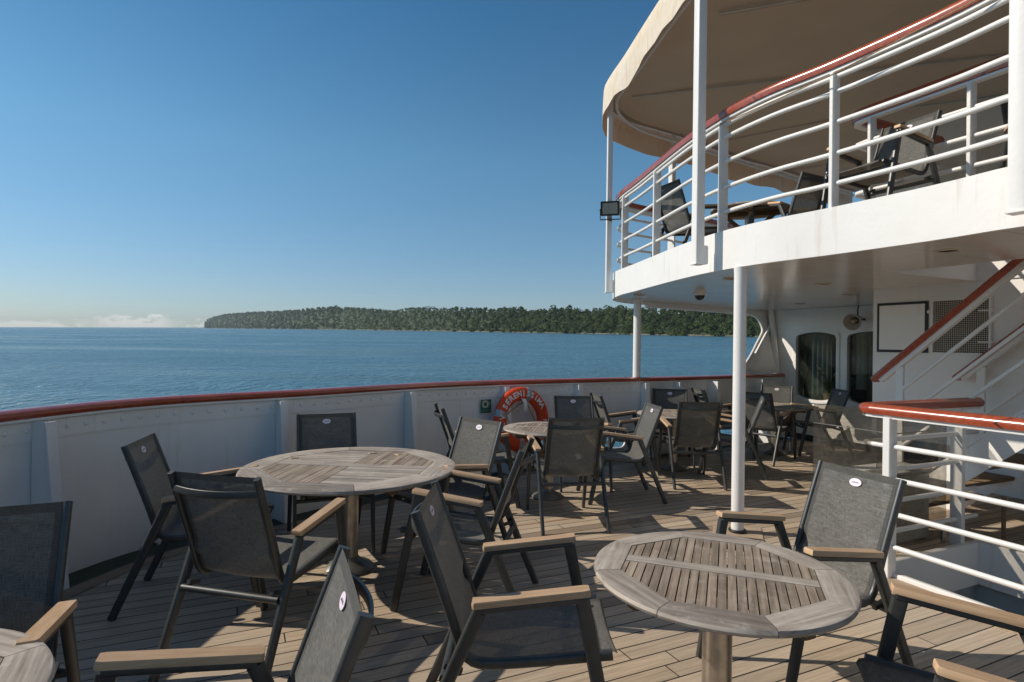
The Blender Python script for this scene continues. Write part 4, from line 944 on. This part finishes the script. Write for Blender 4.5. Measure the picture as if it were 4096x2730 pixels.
pathc = [S(5.68, -2.80), S(4.20, -2.84), ]
e = rail_thing('companion_railing', [spline([S(5.62, -2.77), S(5.0, -2.77), S(4.27, -2.77), S(4.18, -2.755), S(4.148, -2.68), S(4.148, -2.55), S(4.148, -1.2), S(4.148, .4)], .05)], [(S(4.148, -2.575), BV), (S(5.35, -2.77), AV), (S(4.148, -1.0), BV), (S(4.148, .3), BV)], 'white railing with glossy red cap round the stairwell, nearest the camera', 0.006, bars=(.215, .445, .685, .915), ztop=1.17, topbar=False, posth=1.12, post=(.09, .05), bar_r=.0185, top_r=(.058, .036))
def screen(a0_, a1_, t0_, t1_, z0_, z1_, lab):
    d = Vector((0, 0, 0)); c = S((a0_+a1_)/2, (t0_+t1_)/2, z0_); e = empty('wind_screen', c); T_ = Matrix.Translation(-c)
    along = (S(a1_, t1_)-S(a0_, t0_)); L = along.length; along.normalize(); MX = Matrix((along, ZV, along.cross(ZV))).transposed().to_4x4(); MX.translation = T_ @ S(a0_, t0_, z0_)
    hs = z1_-z0_
    for q0, q1 in ((0, hs-.155), (hs-.151, hs)):
        mb = MB(); mb.prism([(p[0]+L/2, p[1]+(q0+q1)/2) for p in rrect(L, q1-q0, .02)], -.004, .004, MX); mb.build('pane', M['acryl'], e)
    for x in (.03, L-.03): mb = MB(); mb.bar(MX @ Vector((x, -.035, 0)), MX @ Vector((x, .12, 0)), .02, .03); mb.build('clamp', M['steeld'], e)
    mb = MB(); mb.bar(MX @ Vector((0, hs-.153, 0)), MX @ Vector((L, hs-.153, 0)), .012, .006); mb.build('seam_strip', M['steeld'], e)
    tag(e, lab, 'screen')
screen(4.14, 4.14, -3.17, -2.60, .04, 1.165, 'scratched clear windbreak panel standing left of the red capped rail end')
screen(4.40, 5.30, -2.83, -2.83, .05, 1.10, 'dirty clear panel behind the railing bars, running back toward the stairs')
lk = empty('deck_locker', S(5.0, -3.12, 0)); mb = MB(); sbox(Matrix.Translation(-lk.location), 4.62, 5.35, -3.26, -2.98, 0, .56, mb, .012); mb.build('body', M['paint'], lk)
mb = MB(); sbox(Matrix.Translation(-lk.location), 4.60, 5.37, -3.28, -2.96, .563, .60, mb, .01); mb.build('lid', M['paint'], lk); tag(lk, 'low white deck locker half hidden behind the clear panel', 'locker')
# ceiling lights and camera dome
lights = [(4.27, 7.34, 'oval recessed ceiling light nearest the casing'), (4.47, 9.03, 'small recessed ceiling light nearest the deckhouse windows'), (3.02, 4.03, 'large recessed ceiling light above the stairs rail, at the right edge'), (3.32, 6.2, 'recessed ceiling light in the middle of the soffit'), (2.21, 5.85, 'recessed ceiling light just left of the round pillar head'), (1.72, 7.84, 'recessed ceiling light near the deck corner, by the far pillar')]
for x, y, lab in lights:
    e = empty('ceiling_light', (x, y, ZC+.004)); mb = MB(); mb.lathe([(.085, .0), (.085, -.008), (.07, -.012), (.06, -.006), (.06, 0)], 24, cap=False); mb.build('bezel', M['beige'], e)
    mb = MB(); mb.lathe([(0, -.003), (.06, -.003)], 24); mb.build('lens', M['lens'], e); tag(e, lab, 'ceiling light', 'recessed lights in the upper deck soffit')
e = empty('security_camera', (2.40, 7.44, ZC+.004)); mb = MB(); mb.lathe([(.075, 0), (.08, -.02), (.078, -.035), (.06, -.04)], 26); mb.build('housing', M['paint'], e)
mb = MB(); mb.lathe([(.062, -.036), (.06, -.06), (.045, -.085), (.02, -.098), (0, -.1)], 24, cap=False); mb.build('dome', M['smoke'], e); tag(e, 'dark dome security camera under the white soffit', 'camera')

# ------------------------------------------------------------------ chairs
CH = dict(wb=.246, yb=-.381, zb=.985, wa=.294, yar=-.161, yaf=.26, zaf=.724, zar=.669, wr=.287, yrf=-.438, wff=.28, yff=.396, ysf=.367, zsf=.477)
def rail_profile():
    pts = [Vector((0, -.381, .975)), Vector((0, -.312, .79)), Vector((0, -.252, .625)), Vector((0, -.222, .535)), Vector((0, -.198, .470)), Vector((0, -.160, .432)), Vector((0, -.09, .424)), Vector((0, .1, .440)), Vector((0, .25, .457)), Vector((0, .35, .468))]
    return spline(pts, .03)
RPF = rail_profile()
def make_chair():
    e = empty('armchair', (0, 0, 0)); fr = M['frame']
    # sling
    mb = MB(); mb.uv = []; L = 0; nx = 9; w_ = .222; sl_ = []
    pth = [p.copy() for p in RPF]; pth.append(Vector((0, .366, .462))); pth.append(Vector((0, .372, .448)))
    for i, p in enumerate(pth):
        if i: L += (p-pth[i-1]).length
        d = (pth[min(i+1, len(pth)-1)]-pth[max(i-1, 0)]).normalized(); n_ = Vector((0, d.z, -d.y)) if True else None
        if n_.y < 0 and p.z > .6: n_ = -n_
        if p.z <= .55 and n_.z < 0: n_ = -n_
        for j in range(nx):
            u = -w_+2*w_*j/(nx-1); sag = .010*(1-(u/w_)**2)*(1 if .05 < L < 1.2 else .3)
            q = p+Vector((u, 0, 0))-n_*sag+n_*.008; mb.v.append(tuple(q)); mb.uv.append((u, L))
    for i in range(len(pth)-1):
        for j in range(nx-1): mb.f.append((i*nx+j, i*nx+j+1, (i+1)*nx+j+1, (i+1)*nx+j)); mb.m.append(0)
    so = mb.build('sling', M['sling'], e, ang=80)
    # sticker (oval with a little script mark), on the front of the back near the top
    p = RPF[4]; i0 = min(range(len(RPF)), key=lambda i: abs(RPF[i].z-.905)); p = RPF[i0]; d = (RPF[i0+1]-RPF[i0-1]).normalized(); n_ = Vector((0, -d.z, d.y)); n_ = n_ if n_.y > 0 else -n_
    MS = Matrix((Vector((1, 0, 0)), n_.cross(Vector((1, 0, 0))), n_)).transposed().to_4x4(); MS.translation = p+n_*.0035
    mb = MB(); mb.prism([(.034*math.cos(2*PI*i/28), .0205*math.sin(2*PI*i/28)) for i in range(28)], 0, .0012, MS); st = mb.build('sticker', M['sticker'], so)
    mb = MB(); xs_ = [-.02+.04*i/22 for i in range(23)]
    mb.sweep([MS @ Vector((x, .0028*math.sin(i*1.25)+.10*x*(1 if x > .008 else .3), .0016)) for i, x in enumerate(xs_)], [(-.0016, -.0004), (.0016, -.0004), (.0016, .0004), (-.0016, .0004)], up=lambda i: MS.to_3x3() @ Vector((0, 0, 1)))
    mb.build('print', M['ink'], st)
    for s in (-1, 1):
        mb = MB(); mb.sweep([p+Vector((s*.233, 0, 0)) for p in RPF], rrect(.026, .036, .010), up=lambda i: Vector((0, 1, .4)) if RPF[i].z > .5 else Vector((0, -.2, 1))); mb.build('side_rail', fr, e)
        sx = s*.287
        # front leg, rear leg, arm bar, armrest
        mb = MB(); mb.sweep([Vector((s*.286, .232, .690)), Vector((s*.280, .372, .0))], rrect(.030, .052, .009), up=lambda i: Vector((0, 1, 0)), scale=[1, .86]); mb.build('leg', fr, e)
        mb = MB(); mb.sweep([Vector((s*.287, -.136, .640)), Vector((s*.286, -.412, .0))], rrect(.034, .050, .012), up=lambda i: Vector((0, 1, 0)), scale=[1, .86]); mb.build('leg', fr, e)
        mb = MB(); mb.sweep([Vector((s*.287, -.142, .645)), Vector((s*.287, .245, .695))], rrect(.036, .022, .005)); mb.build('arm_bar', fr, e)
        mb = MB(); d = Vector((0, .421, .055)).normalized(); nn = Vector((0, -d.z, d.y)); MA = Matrix((Vector((1, 0, 0)), d, nn)).transposed().to_4x4(); MA.translation = Vector((s*.287, .0495, .6835))
        ol = [(-.024, -.212), (-.029, -.204), (-.029, .196), (-.024, .212), (.024, .212), (.029, .196), (.029, -.204), (.024, -.212)]; k_ = .9
        n8 = len(ol); vs_ = []
        for zz, f in ((0, .97), (.005, 1), (.018, 1), (.0235, .93)):
            vs_ += [MA @ Vector((x*f, y*(1-(1-f)*.12), zz)) for x, y in ol]
        fs_ = [tuple(range(n8-1, -1, -1)), tuple(range(3*n8, 4*n8))]+[(r_*n8+i, r_*n8+(i+1) % n8, (r_+1)*n8+(i+1) % n8, (r_+1)*n8+i) for r_ in range(3) for i in range(n8)]
        mb.add(vs_, fs_); mb.build('armrest', M['arm'], e, ang=25)
    # curved head bar behind the back
    mb = MB(); pth = []
    for i in range(17):
        f = -1+2*i/16; pth.append(Vector((f*.235, -.362-.062*(1-f*f), .900)))
    mb.sweep(pth, rrect(.012, .034, .004)); mb.build('head_bar', fr, e)
    mb = MB(); mb.tube([Vector((-.27, -.262, .385)), Vector((.27, -.262, .385))], .0175, 12); mb.build('stretcher', fr, e)
    mb = MB(); mb.tube([Vector((-.272, .292, .415)), Vector((.272, .292, .415))], .0155, 12); mb.build('stretcher', fr, e)
    for s in (-1, 1):
        mb = MB(); mb.box((s*.233, -.232, .405), (.02, .07, .02), Matrix.Rotation(R(-20), 3, 'X')); mb.build('seat_lug', fr, e)
        mb = MB(); mb.box((s*.233, .292, .442), (.02, .03, .03)); mb.build('seat_lug', fr, e)
    return e
def copy_tree(o, parent=None):
    c = o.copy(); col.objects.link(c)
    if parent: c.parent = parent
    for ch in o.children: copy_tree(ch, c)
    return c
CHAIRS = [
 (0.038, 2.363, 91.0, 0, 'dark armchair seen side-on, left of the grey table in front of the pillar'),
 (-1.269, 3.033, 14.0, 0, 'armchair with its back to the camera, drawn up to the large table at left'),
 (-1.924, 3.678, 75.3, 0, 'dark shaded armchair beside the bulwark, at the left end of the large table'),
 (-1.435, 4.643, 156.5, 0, 'black shaded armchair behind the large table, backed by bare bulwark'),
 (-0.27, 3.681, -80.5, 0, 'armchair facing left at the right side of the large table, slatted shadow on its seat'),
 (-0.497, 4.489, -137.9, 0, 'pale sunlit armchair at the far right of the large table, before the lifebuoy'),
 (-0.346, 5.845, 74.6, 0, 'armchair seen from behind its bowed bar, left of the lifebuoy'),
 (0.505, 5.318, -8.6, 0, 'armchair with its back to the camera, right in front of the lifebuoy table'),
 (0.794, 6.705, 173.7, 0, 'light armchair facing the camera right of the lifebuoy, against the bulwark'),
 (1.45, 7.428, 82.6, 0, 'dark armchair facing right, second table from the lifebuoy, its left side'),
 (1.147, 6.141, -95.8, 0, 'sunlit armchair facing left toward the lifebuoy, its long rear leg to the right'),
 (2.138, 6.91, 0.8, 0, 'see-through armchair with its back to the camera, just left of the tall pillar'),
 (2.238, 8.106, 191.9, 0, 'armchair facing the camera against the bulwark, left of the tall pillar'),
 (2.818, 7.426, -69.5, 0, 'armchair seen edge-on directly right of the tall white pillar, facing left'),
 (3.14, 8.616, 87.0, 0, 'small far armchair facing right behind the pillar, with dark stripes on its back'),
 (3.658, 8.342, 46.5, 0, 'armchair half shaded, back turned, partly hidden behind the tall white pillar'),
 (4.219, 9.317, 211.1, 0, 'grey armchair facing the camera left of the arched window'),
 (4.687, 8.912, -87.4, 0, 'black armchair in front of the arched windows, above the clear panel'),
 (1.439, 2.863, -109.4, 0, 'large sunlit grey armchair at the right of the front table, beside the railing'),
 (1.537, 1.775, -66.9, 0, 'armchair cut by the lower right corner, dark seat and wooden arms showing'),
 (-1.731, 1.763, 155.7, 0, 'dark blue-black armchair cut by the left picture edge, above the corner table'),
 (-0.765, 1.402, -111.8, 0, 'armchair at the bottom edge facing left, back seen narrow with a white sticker'),
 (2.20, 7.20, 68.0, ZF, 'dark armchair at the railing corner of the upper deck'),
 (3.06, 4.83, 245.4, ZF, 'grey armchair on the upper deck in front of the stair opening rail'),
 (3.25, 6.92, 332.0, ZF, 'dark armchair right of the round table on the upper deck'),
 (3.95, 4.15, 200.0, ZF, 'armchair standing in for covered furniture on the upper deck at the far right, beside the near awning post'),  # armchair copy used in place of covered furniture
]
proto = make_chair()
for i, (x, y, a, z_, lab) in enumerate(CHAIRS):
    o = proto if i == 0 else copy_tree(proto)
    o.location = (x, y, z_+.003); o.rotation_euler = (0, 0, -R(a)); tag(o, lab, 'armchair', 'woven mesh armchairs round the deck tables')

# ------------------------------------------------------------------ tables
def table(x, y, r, board_az, lab, quarter, z0=0.0, z_top=.7315, nseg=8, slat=.0335, brackets=True):
    e = empty('round_table', (x, y, z0+.003)); e.rotation_euler = (0, 0, PI/2-R(board_az)); zt = z_top-.003; th = .034
    ri = r*.80; ph = 0.0
    def octd(a): # inner octagon radius at angle a
        q = ((a-ph+PI/8) % (PI/4))-PI/8; return ri*math.cos(PI/8)/math.cos(q)*1.0
    seg = 10; W_ = .0016
    tp = MB(); tp.uv = []
    for s in range(nseg):
        a0_, a1_ = PI/8+s*PI/4, PI/8+(s+1)*PI/4
        an = [a0_+(a1_-a0_)*i/seg for i in range(seg+1)]; g = W_/r
        an[0] += g; an[-1] -= g
        pin = [Vector((ri*math.cos(a0_+g), ri*math.sin(a0_+g))), Vector((ri*math.cos(a1_-g), ri*math.sin(a1_-g)))]
        prof = [(r-.016, zt-th), (r-.005, zt-th*.8), (r, zt-th*.5), (r-.005, zt-th*.16), (r-.018, zt)]
        vs_ = []; n_ = seg+1
        for i, a in enumerate(an):
            f = i/seg; q = pin[0].lerp(pin[1], f)
            vs_.append(Vector((q.x, q.y, zt-th)))
            for rr, zz in prof: vs_.append(Vector((rr*math.cos(a), rr*math.sin(a), zz)))
            vs_.append(Vector((q.x, q.y, zt)))
        k_ = len(prof)+2
        fs_ = [(i*k_+j, (i+1)*k_+j, (i+1)*k_+(j+1) % k_, i*k_+(j+1) % k_) for i in range(seg) for j in range(k_)]
        fs_ += [tuple(range(k_-1, -1, -1)), tuple(seg*k_+j for j in range(k_))]
        am = (a0_+a1_)/2; tp.uv += [(-v_.x*math.sin(am)+v_.y*math.cos(am), v_.x*math.cos(am)+v_.y*math.sin(am)) for v_ in vs_]
        tp.add(vs_, fs_)
    ring = tp.build('rim', M['teak_r'], e, ang=28)
    # slats clipped to the octagon
    octv = [Vector((ri*.992*math.cos(PI/8+i*PI/4), ri*.992*math.sin(PI/8+i*PI/4))) for i in range(8)]
    def clip(poly, p, n_):
        out = []
        for i in range(len(poly)):
            a, b = poly[i], poly[(i+1) % len(poly)]; da, db = (a-p).dot(n_), (b-p).dot(n_)
            if da >= 0: out.append(a)
            if (da >= 0) != (db >= 0): out.append(a.lerp(b, da/(da-db)))
        return out
    def slat_poly(x0, x1, y0, y1):
        pl_ = [Vector((x0, y0)), Vector((x1, y0)), Vector((x1, y1)), Vector((x0, y1))]
        for i in range(8):
            a, b = octv[i], octv[(i+1) % 8]; d = b-a; pl_ = clip(pl_, a, Vector((-d.y, d.x)).normalized())
            if len(pl_) < 3: return None
        return pl_
    hw = .034 if r < .6 else .045; rot90 = False; gap = .0048; pieces = {'slats': MB()}
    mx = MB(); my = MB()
    def put(mb_, poly, dz=0):
        if poly and len(poly) >= 3: mb_.prism([(p.x, p.y) for p in poly], zt-.030, zt-.0015+dz)
    put(mx, slat_poly(-r, r, -hw, hw), .001)
    if not quarter:
        n_ = int(2*r/slat)+1
        for i in range(-n_//2, n_//2+1):
            x0 = i*slat+gap/2; x1 = (i+1)*slat-gap/2
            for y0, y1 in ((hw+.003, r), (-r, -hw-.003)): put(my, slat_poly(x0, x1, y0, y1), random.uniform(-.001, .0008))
    else:
        slat = .070; n_ = int(r/slat)+1
        for i in range(n_):
            p0 = hw+.003+i*slat; p1 = p0+slat-gap
            put(mx, slat_poly(-r, -.003, p0, p1), random.uniform(-.001, .0008)); put(mx, slat_poly(.003, r, -p1, -p0), random.uniform(-.001, .0008))
            q0 = .003+i*slat; q1 = q0+slat-gap
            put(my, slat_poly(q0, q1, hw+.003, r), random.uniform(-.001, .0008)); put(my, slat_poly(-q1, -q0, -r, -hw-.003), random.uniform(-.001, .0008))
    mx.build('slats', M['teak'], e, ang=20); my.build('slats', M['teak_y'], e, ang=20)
    mb = MB()
    for a in range(4):
        c, s_ = math.cos(a*PI/2+PI/4), math.sin(a*PI/2+PI/4); d = Vector((c, s_, 0))
        mb.bar(d*.0+ZV*(zt-.06), d*r*.86+ZV*(zt-.06), .05, .045, bev=.004)
        if brackets: mb.bar(d*.05+ZV*(zt-.30), d*(min(.34, r*.6))+ZV*(zt-.075), .04, .05, bev=.004)
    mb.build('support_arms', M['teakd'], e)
    mb = MB(); mb.lathe([(.056, .05), (.056, zt-.085)], 26); mb.build('pedestal', M['steel'], e)
    mb = MB(); mb.lathe([(.165, 0), (.168, .012), (.15, .03), (.085, .058), (.06, .085), (.053, .1)], 32); mb.build('base', M['steeld'], e)
    return tag(e, lab, 'table', 'round slatted teak tables on the deck')
M['teak_y'] = wood_mat('weathered_teak_cross_shaded', (.16, .122, .090), (.38, .315, .25), (.47, .42, .36), rough=.75, along='Y', bump=.35)  # cross slats darker: their dimmer reflection is put into the wood colour
table(.818, 2.271, .481, 110.4, 'small grey round slatted table in front, with its slats crossing one central board', False, brackets=False)
table(-1.122, 4.102, .736, 95.7, 'largest round table at left, its slats laid in four alternating quarters', True, brackets=False)
table(.395, 6.10, .475, 100.0, 'round table in front of the lifebuoy', False)
table(2.13, 7.60, .47, 98.0, 'round table between the see-through armchair and the bulwark, left of the pillar', False)
table(4.003, 8.80, .49, 80.0, 'brownish round table partly behind the pillar, nearest the arched windows', False)
table(-1.60, 1.27, .485, 60.0, 'round table cut off in the lower left corner', False, brackets=False)
table(2.95, 7.25, .47, 65.0, 'round table on the upper deck, slats seen from below', False, z0=ZF)

# ------------------------------------------------------------------ upper deckhouse far behind under the awning
uh = empty('upper_deckhouse', S(9.4, T0, ZF)); TH = Matrix.Translation(-uh.location)
mb = MB(); mb.holed([(-6.2, 0), (2.6, 0), (2.6, 2.5), (-6.2, 2.5)], [rrect(1.2, .8, .15) and [(x-4.6, y+1.5) for x, y in rrect(1.3, .8, .15)], [(x-2.6, y+1.5) for x, y in rrect(1.3, .8, .15)]], -.08, 0, TH @ Matrix.Translation(ZV*ZF) @ wallM(9.4)); mb.build('wall', M['paint'], uh, smooth=False)
for tx in (-4.6, -2.6):
    mb = MB(); mb.prism([(x+tx, y+1.5) for x, y in rrect(1.3, .8, .15)], -.05, -.04, TH @ Matrix.Translation(ZV*ZF) @ wallM(9.4)); mb.build('window', M['beige'], uh)
tag(uh, 'pale deckhouse wall under the awning at the back of the upper deck', 'deckhouse')

# ------------------------------------------------------------------ sea air
hz = MB()
hz.box((-1500, 3400, 52), (9600, 7000, 120), None)
hm = bpy.data.materials.new('sea_haze'); hm.use_nodes = True; hn_ = hm.node_tree; hn_.nodes.clear()
ho = hn_.nodes.new('ShaderNodeOutputMaterial'); hv = hn_.nodes.new('ShaderNodeVolumePrincipled'); hv.inputs['Color'].default_value = (.72, .84, .95, 1); hv.inputs['Density'].default_value = .00006; hv.inputs['Anisotropy'].default_value = .0
hn_.links.new(hv.outputs[0], ho.inputs['Volume'])
hb_ = hz.build('haze', hm, smooth=False); hb_['kind'] = 'stuff'; hb_['label'] = 'thin pale sea haze over the water and the far shore'
hb_.matrix_world = Matrix.Translation((0, 0, H0)) @ Q.to_4x4()
